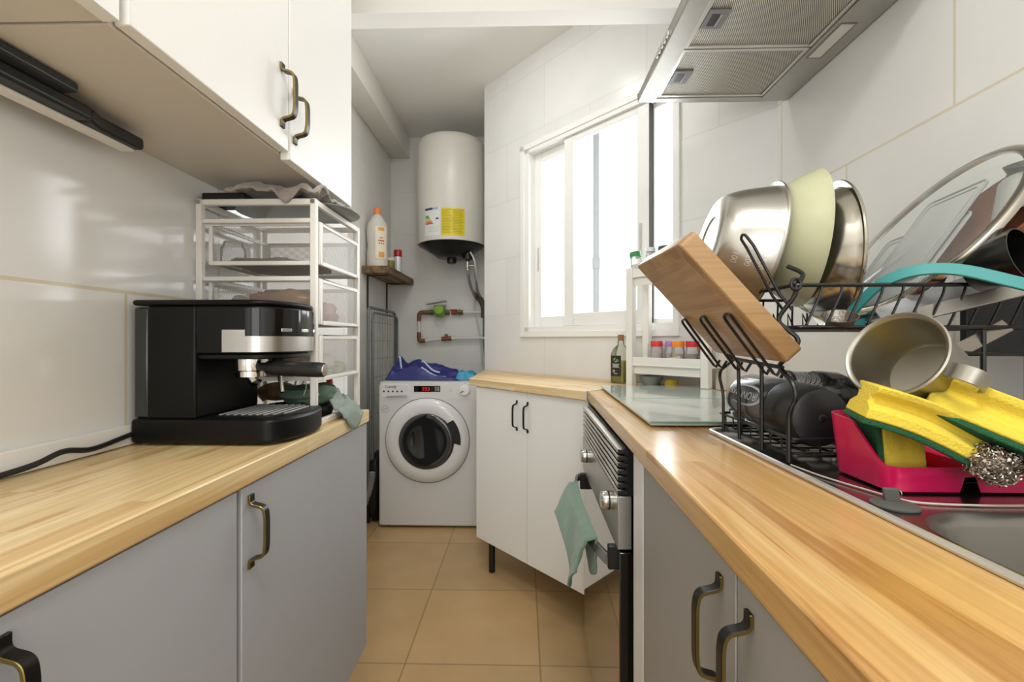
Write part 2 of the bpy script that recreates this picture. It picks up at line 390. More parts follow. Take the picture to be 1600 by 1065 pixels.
# rear room end: wall pieces with a wide open doorway behind the photographer
struct(build('wall_rear', MB().box(-.8, -.55, -1.4, -1.3, 0, ZC).box(.75, .98, -1.4, -1.3, 0, ZC).box(-.8, .98, -1.4, -1.3, 2.2, ZC), white_paint, flat=True))

# ---------------------------------------------------------------- window
def wbuild(name, mb, mat, parent, **k): return build(name, mb, mat, parent, local=True, **k)
win = bpy.data.objects.new('window_1', None); C.objects.link(win); win.matrix_world = WMx; WM['window_1'] = WMx.copy(); struct(win)
x0, x1, z0, z1 = HX0, HX1, HZ0, HZ1
mb = MB()
for a in ((x0, x0 + .045, z0, z1), (x1 - .012, x1, z0, z1)): mb.box(a[0], a[1], -.006, .07, a[2], a[3])
mb.box(x0, x1, -.006, .07, z0, z0 + .035); mb.box(x0, x1, -.006, .07, z1 - .03, z1)
mb.box(x0 - .02, x0 + .012, -.012, -.001, z0 - .02, z1 + .02); mb.box(x1 - .008, x1 + .02, -.012, -.001, z0 - .02, z1 + .02)
mb.box(x0 - .02, x1 + .02, -.012, -.001, z1 - .008, z1 + .02); mb.box(x0 - .02, x1 + .02, -.014, -.001, z0 - .02, z0 + .01)
wbuild('window_frame', mb, white_alu, win, bevel=.002, seg=1)
glass = clear_mat('window glass', gloss=.08)
def sash(xa, xb, y, sl, sr, bot=.055, top=.05):
    m = MB(); za, zb = z0 + .036, z1 - .031
    m.box(xa, xa + sl, y, y + .024, za, zb); m.box(xb - sr, xb, y, y + .024, za, zb); m.box(xa + sl, xb - sr, y + .001, y + .023, za, za + bot); m.box(xa + sl, xb - sr, y + .001, y + .023, zb - top, zb)
    s = wbuild('window_sash', m, white_alu, win, bevel=.002, seg=1)
    wbuild('pane', MB().box(xa + sl, xb - sr, y + .010, y + .013, za + bot, zb - top), glass, s, flat=True)
    return s
s1 = sash(.406, .72, .040, .050, .040)
s2_ = sash(.655, 1.146, .008, .062, .060, bot=.062, top=.030)
s3 = sash(1.10, 1.262, .040, .053, .004, bot=.02, top=.02)
mb = MB(); mb.box(1.098, 1.112, .004, .0078, 1.46, 1.60); mb.box(1.102, 1.108, .0005, .004, 1.49, 1.565)
wbuild('window_latch', mb, pbr('latch grey', '#C9C9C6', .4), s2_, bevel=.001)
mb = MB(); mb.box(.430, .440, .036, .0395, 1.47, 1.60)
wbuild('window_latch', mb, pbr('latch grey', '#C9C9C6', .4), s1, bevel=.001)
wbuild('window_seal', MB().box(1.1465, 1.1492, .009, .038, z0 + .04, z1 - .035), pbr('dark seal', '#33302E', .7), s2_)
# outside: drainpipe of the light well
dp = MB().cyl((.545, 3.4, -1), (.545, 3.4, 5), .022, n=20).cyl((.545, 3.4, 1.62), (.545, 3.4, 1.70), .028, n=20)
tag(build('drainpipe', dp, pbr('pale grey pipe', '#9CA0A0', .4)), 'pale grey drainpipe seen outside through the window glass', 'pipe')

# ================================================================ LEFT SIDE
# ---- wall cabinets
XF = -.436; ZB = 1.434
def wall_cab(label, ya, yb, doors, hz):
    t = thing('wall_cabinet', label, 'cabinet', (XL, ya, ZB), 0, None)
    mb = MB(); mb.box(XL + .002, XF - .021, ya, yb, ZB + .003, ZB + .018); mb.box(XL + .002, XF - .021, ya, yb, 2.30, 2.318)
    mb.box(XL + .002, XF - .021, ya, ya + .016, ZB + .018, 2.3); mb.box(XL + .002, XF - .021, yb - .016, yb, ZB + .018, 2.3); mb.box(XL + .002, XL + .006, ya + .016, yb - .016, ZB + .018, 2.3)
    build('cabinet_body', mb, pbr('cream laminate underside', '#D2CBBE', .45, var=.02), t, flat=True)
    for (a, b, dz, hy, htop, hbot) in doors:
        d = build('door', MB().box(XF - .019, XF, a + .0015, b - .0015, ZB + dz, 2.316), white_lam, t, bevel=.0012, seg=1)
        if hy: handle(d, (XF, hy, (htop + hbot) / 2), (1, 0, 0), (0, 1, 0), htop - hbot)
    return t
wall_cab('white wall cabinet at left photo edge, only a corner of its door showing', -.35, .484, [(.065, .484, 0, None, 0, 0), (-.35, .062, 0, None, 0, 0)], 0)
wall_cab('white two-door wall cabinet with bronze pulls above the mesh drawer unit', .490, 1.150, [(.494, .838, .006, .812, 1.590, 1.474), (.841, 1.150, -.006, .858, 1.566, 1.463)], 0)

# ---- under-cabinet light bar
t = thing('light_bar', 'slim black under-cabinet light bar stuck below the wall cabinets', 'lamp', (-.64, .45, ZB - .03))
mb = MB(); mb.box(-.668, -.617, .05, .640, ZB - .030, ZB - .010); mb.add([(-.668, .639, ZB - .030), (-.617, .639, ZB - .030), (-.628, .665, ZB - .030), (-.628, .742, ZB - .030), (-.668, .742, ZB - .030), (-.668, .639, ZB - .010), (-.617, .639, ZB - .010), (-.628, .665, ZB - .010), (-.628, .742, ZB - .010), (-.668, .742, ZB - .010)], [(4, 3, 2, 1, 0), (5, 6, 7, 8, 9), (0, 1, 6, 5), (1, 2, 7, 6), (2, 3, 8, 7), (3, 4, 9, 8), (4, 0, 5, 9)])
build('housing', mb, pbr('matt black housing', '#1B1B1C', .45), t, bevel=.005)
mb = MB(); mb.box(-.655, -.598, .12, .600, ZB - .012, ZB + .001)
build('battery_box', mb, pbr('dark slate housing', '#2A2D2F', .4), t, bevel=.003)
mb = MB(); mb.box(-.662, -.640, .06, .735, ZB - .0335, ZB - .0295)
build('diffuser', mb, pbr('frosted diffuser', '#E6E2DA', .35), t, bevel=.001)

# ---- base cabinets
XD = -.416
def base_cab(name, label, cat, ya, yb, hy, face, parent_mat):
    t = thing(name, label, cat, ((XL + XD) / 2, (ya + yb) / 2, 0))
    zb = .28; zt = CT - .034
    mb = MB(); mb.box(XL + .003, XD - .021, ya + .001, yb - .001, zb, zt)
    build('cabinet_body', mb, white_lam, t, flat=True)
    d = build('door', MB().box(XD - .019, XD, ya + .002, yb - .002, zb, zt - .002), face, t, bevel=.001, seg=1)
    handle(d, (XD, hy, .799), (1, 0, 0), (0, 1, 0), .112)
    for (lx, ly) in ((XL + .05, ya + .05), (XL + .05, yb - .05), (XD - .09, ya + .05), (XD - .09, yb - .05)):
        build('leg', MB().cyl((lx, ly, .0), (lx, ly, zb), .016), black_pl, t)
    return t
base_cab('base_cabinet', 'grey base cabinet with one pull, under the drawer unit end of left worktop', 'cabinet', .662, 1.205, .684, grey_door, None)
base_cab('base_cabinet', 'grey base cabinet in lower left photo corner, its pull cut by the edge', 'cabinet', -.05, .655, .352, grey_door, None)
# ---- worktop
mb = MB().box(XL + .001, -.411, -.6, 1.21, CT - .033, CT)
tag(build('worktop', mb, pine_y, bevel=.003), 'golden pine worktop along the left wall under the coffee machine', 'worktop')

# ---- coffee machine (faces the aisle)
t = thing('coffee_machine', 'black espresso machine with steel band standing on left pine worktop', 'coffee machine', (-.57, .87, CT))
y0, y1 = .778, .975; yc = (y0 + y1) / 2
cm_black = pbr('satin black casing', '#070707', .42, spec=.25, bump=.03, bscale=500)
# base with rounded front drip section
base = [(-.686, y0), (-.47, y0)] + [(-.452 + .042 * math.sin(a), yc - (yc - y0) * math.cos(a)) for a in [PI * k / 14 for k in range(15)]] + [(-.47, y1), (-.686, y1)]
mb = MB().prism(base, CT + .004, CT + .047)
build('base', mb, cm_black, t, bevel=.006)
each('foot', [MB().cyl((fx, fy, CT), (fx, fy, CT + .006), .009) for fx, fy in ((-.67, y0 + .02), (-.67, y1 - .02), (-.45, y0 + .03), (-.45, y1 - .03))], rubber, t)
# body column
mb = MB().box(-.658, -.572, y0 + .004, y1 - .004, CT + .046, 1.150)
build('body', mb, cm_black, t, bevel=.004)
mb = MB().box(-.686, -.660, y0 + .008, y1 - .008, CT + .047, 1.148)
build('water_tank', mb, pbr('smoked tank', '#2B2F2E', .15, coat=.2), t, bevel=.004)
# head overhanging to the front with rounded nose
def head(z0_, z1_, xb, r, inset=0.):
    ya, yb = y0 + .004 + inset, y1 - .004 - inset; xe = -.425 - inset
    return MB().prism([(xb, ya), (xe - r, ya)] + [(xe - r + r * math.sin(a), yc - (yb - ya) / 2 * math.cos(a)) for a in [PI * k / 16 for k in range(1, 16)]] + [(xe - r, yb), (xb, yb)], z0_, z1_)
build('head', head(1.066, 1.150, -.573, .055), cm_black, t, bevel=.003)
build('lid', head(1.1505, 1.161, -.686, .055, -.001), cm_black, t, bevel=.005)
build('underside', head(1.056, 1.0655, -.573, .05, .006), cm_black, t, bevel=.002)
# steel band around the nose, thin shell
def band(za, zb, xb, off, r=.055):
    ya, yb = y0 + .004, y1 - .004; xe = -.425
    P = [(xb, ya)] + [(xe - r + r * math.sin(a), yc - (yb - ya) / 2 * math.cos(a)) for a in [PI * k / 24 for k in range(25)]] + [(xb, yb)]
    out = []
    for i, (x, y) in enumerate(P):
        a = P[max(0, i - 1)]; b = P[min(len(P) - 1, i + 1)]; d = V((b[0] - a[0], b[1] - a[1])).normalized(); out.append((x + d.y * off, y - d.x * off))
    m = MB(); k = len(P)
    m.add([(x, y, za) for x, y in P] + [(x, y, zb) for x, y in P] + [(x, y, za) for x, y in out] + [(x, y, zb) for x, y in out],
          [(i, i + 1, k + i + 1, k + i) for i in range(k - 1)] + [(2 * k + i, 3 * k + i, 3 * k + i + 1, 2 * k + i + 1) for i in range(k - 1)] + [(k + i, k + i + 1, 3 * k + i + 1, 3 * k + i) for i in range(k - 1)] + [(i, 2 * k + i, 2 * k + i + 1, i + 1) for i in range(k - 1)] + [(0, k, 3 * k, 2 * k), (k - 1, 3 * k - 1, 4 * k - 1, 2 * k - 1)])
    return m
build('steel_band', band(1.069, 1.089, -.525, .0022).add(band(1.089, 1.112, -.525, .0022).v, band(1.089, 1.112, -.525, .0022).f) if False else band(1.069, 1.108, -.524, .0022), steel, t, label='brushed steel band')
cp = build('control_panel', band(1.097, 1.146, -.482, .0042), black_gl, t, label='glossy black control panel with push buttons')
for k in range(3):
    mb = MB()
    a = PI * (.30 + .17 * k); c = V((-.48 + .060 * math.sin(a), yc - .0965 * math.cos(a), 1.108)); d = V((.06 * math.sin(a) / .055, -math.cos(a), 0)).normalized()
    mb.obox(c, V((-d.y, d.x, 0)) * .010, d * .0022, V((0, 0, .0032)))
    build('button', mb, pbr('silver button', '#C9C9C9', .25, metal=.8), cp, bevel=.001)
for k in range(3):
    mb = MB()
    a = PI * (.30 + .17 * k); c = V((-.48 + .0600 * math.sin(a), yc - .0968 * math.cos(a), 1.122)); d = V((math.sin(a), -math.cos(a), 0)).normalized()
    mb.text(('1', '2', 'O')[k] if False else 'o', .010, frameM(c + d * .001, V((-d.y, d.x, 0)), (0, 0, 1)), ext=.0002)
    mb.cyl(c + V((0, 0, -.022)), c + V((0, 0, -.022)) + d * .0012, .0016, n=8)
build('panel_print', mb, pbr('print grey', '#B9B9B9', .5), cp)
# group head, portafilter
gx = -.512
mb = MB().lathe([(0, 1.056), (.030, 1.056), (.030, 1.046), (.0295, 1.034), (.026, 1.032), (.026, 1.022), (.018, 1.020), (0, 1.020)], Matrix.Translation((gx, yc - .03, 0)), 32)
mb.cyl((gx + .002, yc - .03, 1.022), (gx + .012, yc - .034, 1.010), .012, .010, 16)
build('group_head', mb, chrome, t, label='chrome group head')
pf = MB().cyl((gx + .026, yc - .045, 1.041), (gx + .047, yc - .052, 1.0395), .0075, .0095, 16)
pf.lathe([(0, 0), (.012, 0), (.0138, .012), (.0138, .098), (.0128, .110), (.0115, .112), (0, .112)], axisM((gx + .044, yc - .052, 1.0395), (1, -.12, -.03)), 24)
ph = build('portafilter', pf, pbr('black handle', '#121212', .45, bump=.15, bscale=900), t, label='black handled portafilter')
e = V((gx + .044, yc - .052, 1.0395)) + V((1, -.12, -.03)).normalized() * .1122
build('end_cap', MB().lathe([(0, 0), (.0105, 0), (.0095, .0015), (0, .002)], axisM(e, (1, -.12, -.03)), 24), steel, ph, label='steel end cap')
# steam wand
mb = MB().tube(smooth_path([(-.515, yc + .045, 1.056), (-.504, yc + .045, 1.044), (-.496, yc + .040, 1.02), (-.486, yc + .032, .985)], 5), .0045, 10)
build('steam_wand', mb, satin, t, label='steel steam wand')
build('wand_grip', MB().sphere((-.500, yc + .040, 1.050), .0105, 16, sc=(1, 1, 1.1)), black_pl, t)
# drip tray grille
g = MB(); 
gr = [(-.56, yc - .075), (-.475, yc - .075)] + [(-.475 + .052 * math.sin(a), yc - .075 * math.cos(a)) for a in [PI * k / 12 for k in range(1, 12)]] + [(-.475, yc + .075), (-.56, yc + .075)]
g.prism(gr, CT + .046, CT + .0485)
dt = build('drip_tray', g, cm_black, t, bevel=.001)
sl = MB()
for k in range(9):
    xx = -.548 + k * .0135; w = .066 if xx < -.475 else .066 * math.sqrt(max(0, 1 - ((xx + .475) / .05) ** 2))
    if w > .004: sl.box(xx - .0026, xx + .0026, yc - w, yc + w, CT + .0486, CT + .0512)
build('grille', sl, pbr('grille steel', '#A9A8A5', .4, metal=.6), dt, bevel=.0008, label='steel drip grille')
# cord
mb = MB().tube(smooth_path([(-.678, .84, CT + .03), (-.684, .775, CT + .020), (-.676, .70, CT + .014), (-.672, .65, CT + .022), (-.676, .61, CT + .012), (-.672, .52, CT + .008), (-.66, .40, CT + .006), (-.66, .2, CT + .006)], 8), .0042, 8)
build('power_cord', mb, pbr('black cord', '#121212', .5), t)

# ---- mesh drawer unit
t = thing('drawer_unit', 'white steel frame unit with three mesh drawers on left worktop', 'drawer unit', (-.57, 1.08, CT))
ux0, ux1, uy0, uy1, uz1 = -.694, -.436, .948, 1.208, 1.389
wst = pbr('off-white steel', '#E4E1D9', .38)
fr = MB(); pw = .013
for (px, py) in ((ux0, uy0), (ux1 - pw, uy0), (ux0, uy1 - pw), (ux1 - pw, uy1 - pw)): fr.box(px, px + pw, py, py + pw, CT, uz1)
for py in (uy0, uy1 - pw):
    fr.box(ux0 + pw, ux1 - pw, py + .001, py + pw - .001, uz1 - pw, uz1)
    for zz in (1.338, 1.215, 1.094): fr.box(ux0 + pw, ux1 - pw, py + .002, py + pw - .003, zz, zz + .010)
for px in (ux0, ux1 - pw):
    fr.box(px + .001, px + pw - .001, uy0 + pw, uy1 - pw, uz1 - pw, uz1); fr.box(px + .001, px + pw - .001, uy0 + pw, uy1 - pw, CT, CT + pw)
build('frame', fr, wst, t, bevel=.0015, seg=1)
each('screw', [MB().cyl((px, uy0 - .0015, uz1 - pw / 2), (px, uy0 + .001, uz1 - pw / 2), .0048, n=16) for px in (ux0 + pw / 2, ux1 - pw / 2)], steel, t)
perf = mesh_mat('perforated white steel', '#9E9A92', .0052)
perf2 = mesh_mat('perforated white front', '#CFCDC8', .0052)
for k, (za, zb) in enumerate(((1.252, 1.343), (1.124, 1.222), (1.003, 1.100))):
    dx0, dx1, dy0, dy1 = ux0 + .017, ux1 + .003, uy0 + .016, uy1 - .016
    d = MB()
    def rim(x0, x1, y0, y1, z0, z1, w, ax):
        if ax == 'x':
            d.box(x0, x0 + w, y0, y1, z0, z1); d.box(x1 - w, x1, y0, y1, z0, z1); d.box(x0 + w, x1 - w, y0, y1, z0, z0 + w); d.box(x0 + w, x1 - w, y0, y1, z1 - w, z1)
        else:
            d.box(x0, x1, y0, y0 + w, z0, z1); d.box(x0, x1, y1 - w, y1, z0, z1); d.box(x0, x1, y0 + w, y1 - w, z0, z0 + w); d.box(x0, x1, y0 + w, y1 - w, z1 - w, z1)
    w = .008
    rim(dx0, dx1, dy0, dy0 + .004, za, zb, w, 'x'); rim(dx0, dx1, dy1 - .004, dy1, za, zb, w, 'x')
    rim(dx1 - .004, dx1, dy0 + .004, dy1 - .004, za, zb, w, 'y'); rim(dx0, dx0 + .004, dy0 + .004, dy1 - .004, za, zb, w, 'y')
    dr = build('drawer', d, wst, t, bevel=.001, seg=1)
    pn = MB(); w -= .001
    pn.box(dx0 + w, dx1 - w, dy0 + .0015, dy0 + .002, za + w, zb - w)
    build('mesh_panel', pn, perf, dr, flat=True)
    build('mesh_panel', MB().box(dx0 + w, dx1 - w, dy1 - .002, dy1 - .0015, za + w, zb - w), perf, dr, flat=True)
    build('mesh_panel', MB().box(dx1 - .0022, dx1 - .0017, dy0 + w, dy1 - w, za + w, zb - w), perf2, dr, flat=True)
    build('drawer_bottom', MB().box(dx0 + .004, dx1 - .004, dy0 + .004, dy1 - .004, za, za + .001), mesh_mat('perforated floor', '#BAB6AC', .0052), dr, flat=True)

def pouch(name, label, cat, c, size, rz, mat, seed, group=None, tilt=0, lump=.25):
    a, b, h = size
    def fn(u, v):
        th = 2 * PI * u; ph = PI * (v - .5); q = lambda w, e: math.copysign(abs(w) ** e, w)
        p = V((q(math.cos(ph), .5) * q(math.cos(th), .6), q(math.cos(ph), .5) * q(math.sin(th), .6), q(math.sin(ph), .8)))
        s = 1 + lump * nz(p, 1.8, seed) + lump * .5 * nz(p, 5, seed + 3)
        p = V((p.x * a / 2 * s, p.y * b / 2 * s, p.z * h / 2 * s))
        return Matrix.Translation(V(c) + V((0, 0, h / 2))) @ Matrix.Rotation(rz, 4, 'Z') @ Matrix.Rotation(tilt, 4, 'X') @ p
    m = MB().grid(fn, 28, 18, cu=True)
    return tag(build(name, m, mat, sub=0, angle=60), label, cat, group)
plast = lambda n, c: pbr(n, c, .25, bump=.3, bscale=40)
pouch('food_packet', 'brown food packet lying in the middle mesh drawer', 'packet', (-.545, 1.03, 1.127), (.14, .07, .075), .1, plast('brown film', '#A9764E'), 3)
pouch('food_packet', 'red printed packet at front end of the middle mesh drawer', 'packet', (-.478, 1.07, 1.127), (.06, .10, .05), .1, plast('red film', '#B4433A'), 5)
pouch('food_packet', 'pale wrapped packet at wall end of the middle mesh drawer', 'packet', (-.640, 1.04, 1.127), (.07, .10, .06), .4, plast('pale film', '#D7CFC0'), 7)
pouch('food_packet', 'white wrapped roll in the bottom mesh drawer', 'packet', (-.475, 1.05, 1.005), (.05, .11, .05), .1, plast('white film', '#E4E1DC'), 9)
pouch('food_packet', 'leafy green packet lying low in the bottom mesh drawer front', 'packet', (-.478, 1.13, 1.005), (.06, .08, .03), .3, plast('green film', '#B9C29A'), 11)
pouch('food_packet', 'grey brown packet lying behind the steel band in the bottom drawer', 'packet', (-.56, 1.04, 1.005), (.10, .09, .065), .2, plast('grey brown film', '#A79A8B'), 13)
pouch('clothes_pouch', 'grey cloth bundle lying flat in the top mesh drawer', 'cloth', (-.58, 1.08, 1.254), (.19, .17, .022), 0., pbr('grey felt', '#77726B', .9), 15)
tag(build('glass_jar', MB().lathe([(0, 0), (.024, 0), (.026, .006), (.026, .045), (.020, .055), (.020, .06), (0, .06)], Matrix.Translation((-.665, 1.03, 1.254)), 24), clear_mat('jar glass', gloss=.2, dens=.15)), 'small clear jar at wall end of the top mesh drawer', 'jar')
pouch('snack_bag', 'lime green bag just showing above the espresso machine back', 'bag', (-.655, .960, 1.110), (.035, .022, .062), .1, plast('lime film', '#9BC23C'), 21)
tag(build('chain_clip', MB().tube([(-.640 + .011 * math.cos(a), .955, 1.164 + .007 * math.sin(a)) for a in [2 * PI * k / 20 for k in range(20)]], .0022, 8, True), black_pl), 'black loop clip on top of the espresso machine back', 'clip')

# ---- on top of the unit
pl = MB(); P = rrect(-.672, -.395, .985, 1.165, .085, 10)
pl.prism(P, uz1 + .001, uz1 + .006)
o = tag(build('platter', pl, pbr('smoky green glazed metal', '#6E736C', .3), bevel=.002), 'dark oval platter lying across the drawer unit top, seen from below', 'platter')
tb = MB().box(-.690, -.60, .962, 1.04, uz1 + .0015, uz1 + .018)
tag(build('tablet_case', tb, pbr('matt black case', '#0E0E0E', .5), bevel=.002), 'flat black case lying on drawer unit top beside grey cloth', 'case')
def cloth_top(u, v):
    x = -.628 + .200 * u; y = .934 + .15 * v
    z = uz1 + .016 + .022 * abs(nz((u * 2.4, v * 2.4, 0), 1.5, 4)) + .010 * nz((u, v, .3), 7, 2) + .010 * math.exp(-((u - .25) / .2) ** 2 - ((v - .5) / .4) ** 2)
    z = max(z, uz1 + .0075)
    y += .012 * math.sin(5 * u)
    if y < .946:                       # hangs over the near rail
        k = (.946 - y); z -= k * (.25 + 1.9 * math.exp(-((u - .62) / .12) ** 2)); y = .944 - k * .15
    return (x + .008 * math.sin(7 * v), y, z + .004 * nz((u, v, 0), 14, 9))
grey_terry = pbr('grey brown terry', '#A89F98', .95, bump=1., bscale=350, sheen=.4, var=.15, vscale=60)
tag(build('dish_cloth', MB().grid(cloth_top, 46, 34), grey_terry, solid=.006, recalc=False), 'grey terry cloth bunched on top of the mesh drawer unit', 'cloth')

# ---- below the unit
mb = MB().lathe([(0, 0), (.066, 0), (.074, .006), (.082, .030), (.084, .032), (.080, .033), (.071, .009), (.064, .004), (0, .004)], Matrix.Translation((-.53, 1.06, CT)), 40)
tag(build('cake_pan', mb, pbr('black non-stick', '#0F0F10', .35)), 'black round pan under the mesh drawer unit', 'pan')
def mitt(u, v):
    th = 2 * PI * u; r = .62 + .38 * math.sin(PI * v) ** .5
    x = -.505 + (.062 * r + .006 * nz((math.cos(th), math.sin(th), v * 2), 2.2, 5)) * math.cos(th); y = 1.065 + (.060 * r + .01 * nz((math.cos(th), math.sin(th), v * 3), 2, 8)) * math.sin(th)
    z = CT + .036 + .055 * v + .012 * nz((x * 20, y * 20, 0), 1, 1) * v
    if v > .8: x = -.505 + (x + .505) * (1 - (v - .8) * 4.6); y = 1.065 + (y - 1.065) * (1 - (v - .8) * 4.6); z -= (v - .8) * .12
    return (x, y, z)
gcl = pbr('dark green cotton', '#607765', .9, bump=.4, bscale=500, var=.2, vscale=25)
t = tag(build('oven_mitt', MB().grid(mitt, 40, 18, cu=True), gcl), 'dark green printed kitchen cloth stuffed under the mesh drawer unit', 'cloth')
mk = MB()
cat = [(0, 0), (.006, .018), (.004, .030), (.008, .026), (.014, .027), (.017, .032), (.017, .02), (.028, .016), (.034, .0)]
mk.tube(smooth_path([(-.487 + p[0], .9995 - .0 + .0 * p[0], CT + .062 + p[1]) for p in cat], 3), .0011, 5)
build('print', mk, pbr('pale print', '#D9E0D6', .8), t)
def rag(u, v):
    x = -.468 + .058 * u + .01 * math.sin(4 * v); y = 1.055 + .115 * v - .02 * u
    z = CT + .060 - .055 * u ** 1.3 - .02 * (v - .4) ** 2 + .006 * math.sin(9 * u + 4 * v) + .004 * nz((u, v, 0), 8, 3)
    if x > -.409: z -= (x + .409) * 3.0; x = -.4085 + (x + .409) * .2
    if x < -.43 : z = max(z, CT + .018)
    return (x + .012 * (u > .6) * v, y, z)
tag(build('dish_cloth', MB().grid(rag, 28, 28), pbr('grey green terry', '#8F9A92', .95, bump=1., bscale=400, var=.15, vscale=60), solid=.003, recalc=False), 'grey green towel trailing from drawer unit over worktop edge', 'cloth')
tag(build('tool_handle', MB().obox((-.478, 1.115, .987), V((.007, 0, 0)), V((0, .006, 0)), V((-.006, .004, .032))), pbr('red plastic', '#C0261F', .4), bevel=.003), 'red plastic tool handle hanging below the bottom mesh drawer', 'tool')
def bagfn(u, v):
    th = 2 * PI * u; r = .030 + .032 * v + .006 * math.sin(11 * th) * v + .004 * nz((math.cos(th), math.sin(th), v), 3, 2)
    return (-.600 + 1.1 * r * math.cos(th), 1.10 + r * math.sin(th), CT + .036 + .055 * v + .008 * math.sin(7 * th) * v)
t = thing('cake_bag', 'fluted clear cake bowl with brown crumbs behind the espresso machine', 'bowl', (-.60, 1.10, CT + .033))
build('bowl', MB().grid(bagfn, 60, 10, cu=True), clear_mat('crinkled clear film', gloss=.35, dens=.12, dcol=(.75, .6, .45)), t, recalc=False)
build('crumbs', MB().sphere((-.60, 1.10, CT + .060), .045, 24, sc=(1, 1, .5)), pbr('brown cake', '#7A4F25', .8, bump=1., bscale=120), t)
# ================================================================ ALCOVE
# ---- washing machine
wx0, wx1, wy0, wy1, wh = -.837, -.240, 2.622, 3.10, .848
t = thing('washing_machine', 'white front-loading washing machine in the far alcove', 'washing machine', ((wx0 + wx1) / 2, 2.85, 0))
enamel = pbr('white enamel', '#D9D9D8', .28, coat=.2)
mb = MB().box(wx0, wx1, wy0, wy1, .012, wh - .014)
build('cabinet', mb, enamel, t, bevel=.012, seg=3)
build('top', MB().box(wx0 + .004, wx1 - .004, wy0 + .012, wy1, wh - .016, wh), pbr('white laminate top', '#C9C9C8', .35), t, bevel=.005)
each('foot', [MB().cyl((fx, fy, 0), (fx, fy, .014), .018) for fx in (wx0 + .05, wx1 - .05) for fy in (wy0 + .05, wy1 - .05)], black_pl, t)
dc = V((-.552, wy0, .510))
mb = MB().lathe([(.140, .020), (.148, .028), (.165, .034), (.205, .032), (.236, .018), (.243, .004), (.243, 0), (.140, 0)], frameM(dc, (1, 0, 0), (0, 0, 1), (0, -1, 0)), 72, closed=True)
dr = build('door_ring', mb, pbr('white door plastic', '#E3E3E2', .25, coat=.2), t, angle=60)
mb = MB().lathe([(0, .020), (.09, .026), (.135, .036), (.153, .036), (.160, .030), (.160, .0335), (.152, .0395), (.134, .041), (.09, .032), (0, .026)], frameM(dc, (1, 0, 0), (0, 0, 1), (0, -1, 0)), 64)
build('porthole', mb, pbr('smoked door glass', '#26272A', .06, coat=1.), dr, angle=60)
build('door_seam', MB().lathe([(.243, -.001), (.247, -.001), (.247, .0015), (.243, .0015)], frameM(dc, (1, 0, 0), (0, 0, 1), (0, -1, 0)), 72, closed=True), pbr('seam grey', '#77777A', .5), t)
# handle recess on the right of the ring
P = []
for a, r in [(k, .198) for k in range(-6, 44, 5)] + [(k, .150) for k in range(42, -8, -5)]: P.append((r * math.cos(math.radians(a)), r * math.sin(math.radians(a))))
build('door_handle', MB().prism(P, .030, .0375, M=frameM(dc, (1, 0, 0), (0, 0, 1), (0, -1, 0))), pbr('dark grip', '#1A1B1D', .3), dr, bevel=.003)
def fy(x, z, d=0.): return (x, wy0 - d, z)
def front(x, z): return frameM((x, wy0 - .0012, z), (1, 0, 0), (0, 0, 1), (0, -1, 0))
build('control_panel', MB().box(wx0 + .012, wx1 - .012, wy0 - .001, wy0 + .02, .745, .838), pbr('panel white', '#DEDEDD', .3), t, bevel=.0008)
d = build('detergent_drawer', MB().box(-.815, -.660, wy0 - .004, wy0, .757, .832), pbr('drawer white', '#E0E0DF', .3), t, bevel=.002)
mb = MB().sweep([(-.790, wy0 - .0045, .763), (-.74, wy0 - .010, .765), (-.69, wy0 - .010, .767), (-.672, wy0 - .0045, .769)], .008, .003, (0, .3, 1))
build('drawer_grip', mb, pbr('grip grey', '#9A9A9C', .4), d)
mb = MB().text('Candy', .026, frameM((-.765, wy0 - .0042, .820), (1, 0, 0), (0, 0, 1), (0, -1, 0)))
for k in range(5): mb.cyl((-.805 + .026 * k, wy0 - .0035, .793), (-.805 + .026 * k, wy0 - .0048, .793), .0055, n=14)
build('print', mb, pbr('print anthracite', '#3A3A3E', .5), d)
disp = build('display', MB().box(-.631, -.478, wy0 - .003, wy0, .790, .825), black_gl, t, bevel=.002)
mb = MB()
for x_ in (-.578, -.562, -.546):
    for z_ in (.799, .807, .815): mb.box(x_ - .005, x_ + .005, wy0 - .0036, wy0 - .0030, z_, z_ + .0022)
    mb.box(x_ + .0042, x_ + .0062, wy0 - .0036, wy0 - .0030, .800, .816)
build('digits', mb, pbr('red led', '#C22A1C', .5, emit=1.2), disp)
each('display_key', [MB().box(-.508 + .014 * k, -.498 + .014 * k, wy0 - .0036, wy0 - .003, .795, .820) for k in range(2)], pbr('display grey', '#8E9094', .4), disp)
mb = MB()
for k in range(7): mb.cyl((-.625 + .022 * k, wy0 - .0005, .779), (-.625 + .022 * k, wy0 - .0016, .779), .0022, n=8)
mb.lathe([(.0065, 0), (.0085, 0), (.0085, .001), (.0065, .001)], frameM((-.418, wy0 - .001, .800), (1, 0, 0), (0, 0, 1), (0, -1, 0)), 20, closed=True)
for k in range(12):
    a = 2 * PI * k / 12; mb.box(-.335 + .038 * math.cos(a) - .002, -.335 + .038 * math.cos(a) + .002, wy0 - .0022, wy0 - .0008, .800 + .038 * math.sin(a) - .001, .800 + .038 * math.sin(a) + .001)
build('panel_print', mb, pbr('print grey', '#B9B9B9', .5), t)
dl = build('dial', MB().lathe([(0, 0), (.031, 0), (.030, .012), (.026, .020), (0, .021)], frameM((-.335, wy0 - .001, .800), (1, 0, 0), (0, 0, 1), (0, -1, 0)), 40), pbr('dial white', '#EDEDEC', .25), t)
build('pointer', MB().obox((-.349, wy0 - .0223, .793), V((.008, 0, .004)), V((0, .0006, 0)), V((-.0012, 0, .0024))), pbr('pointer blue', '#55597A', .4), dl)
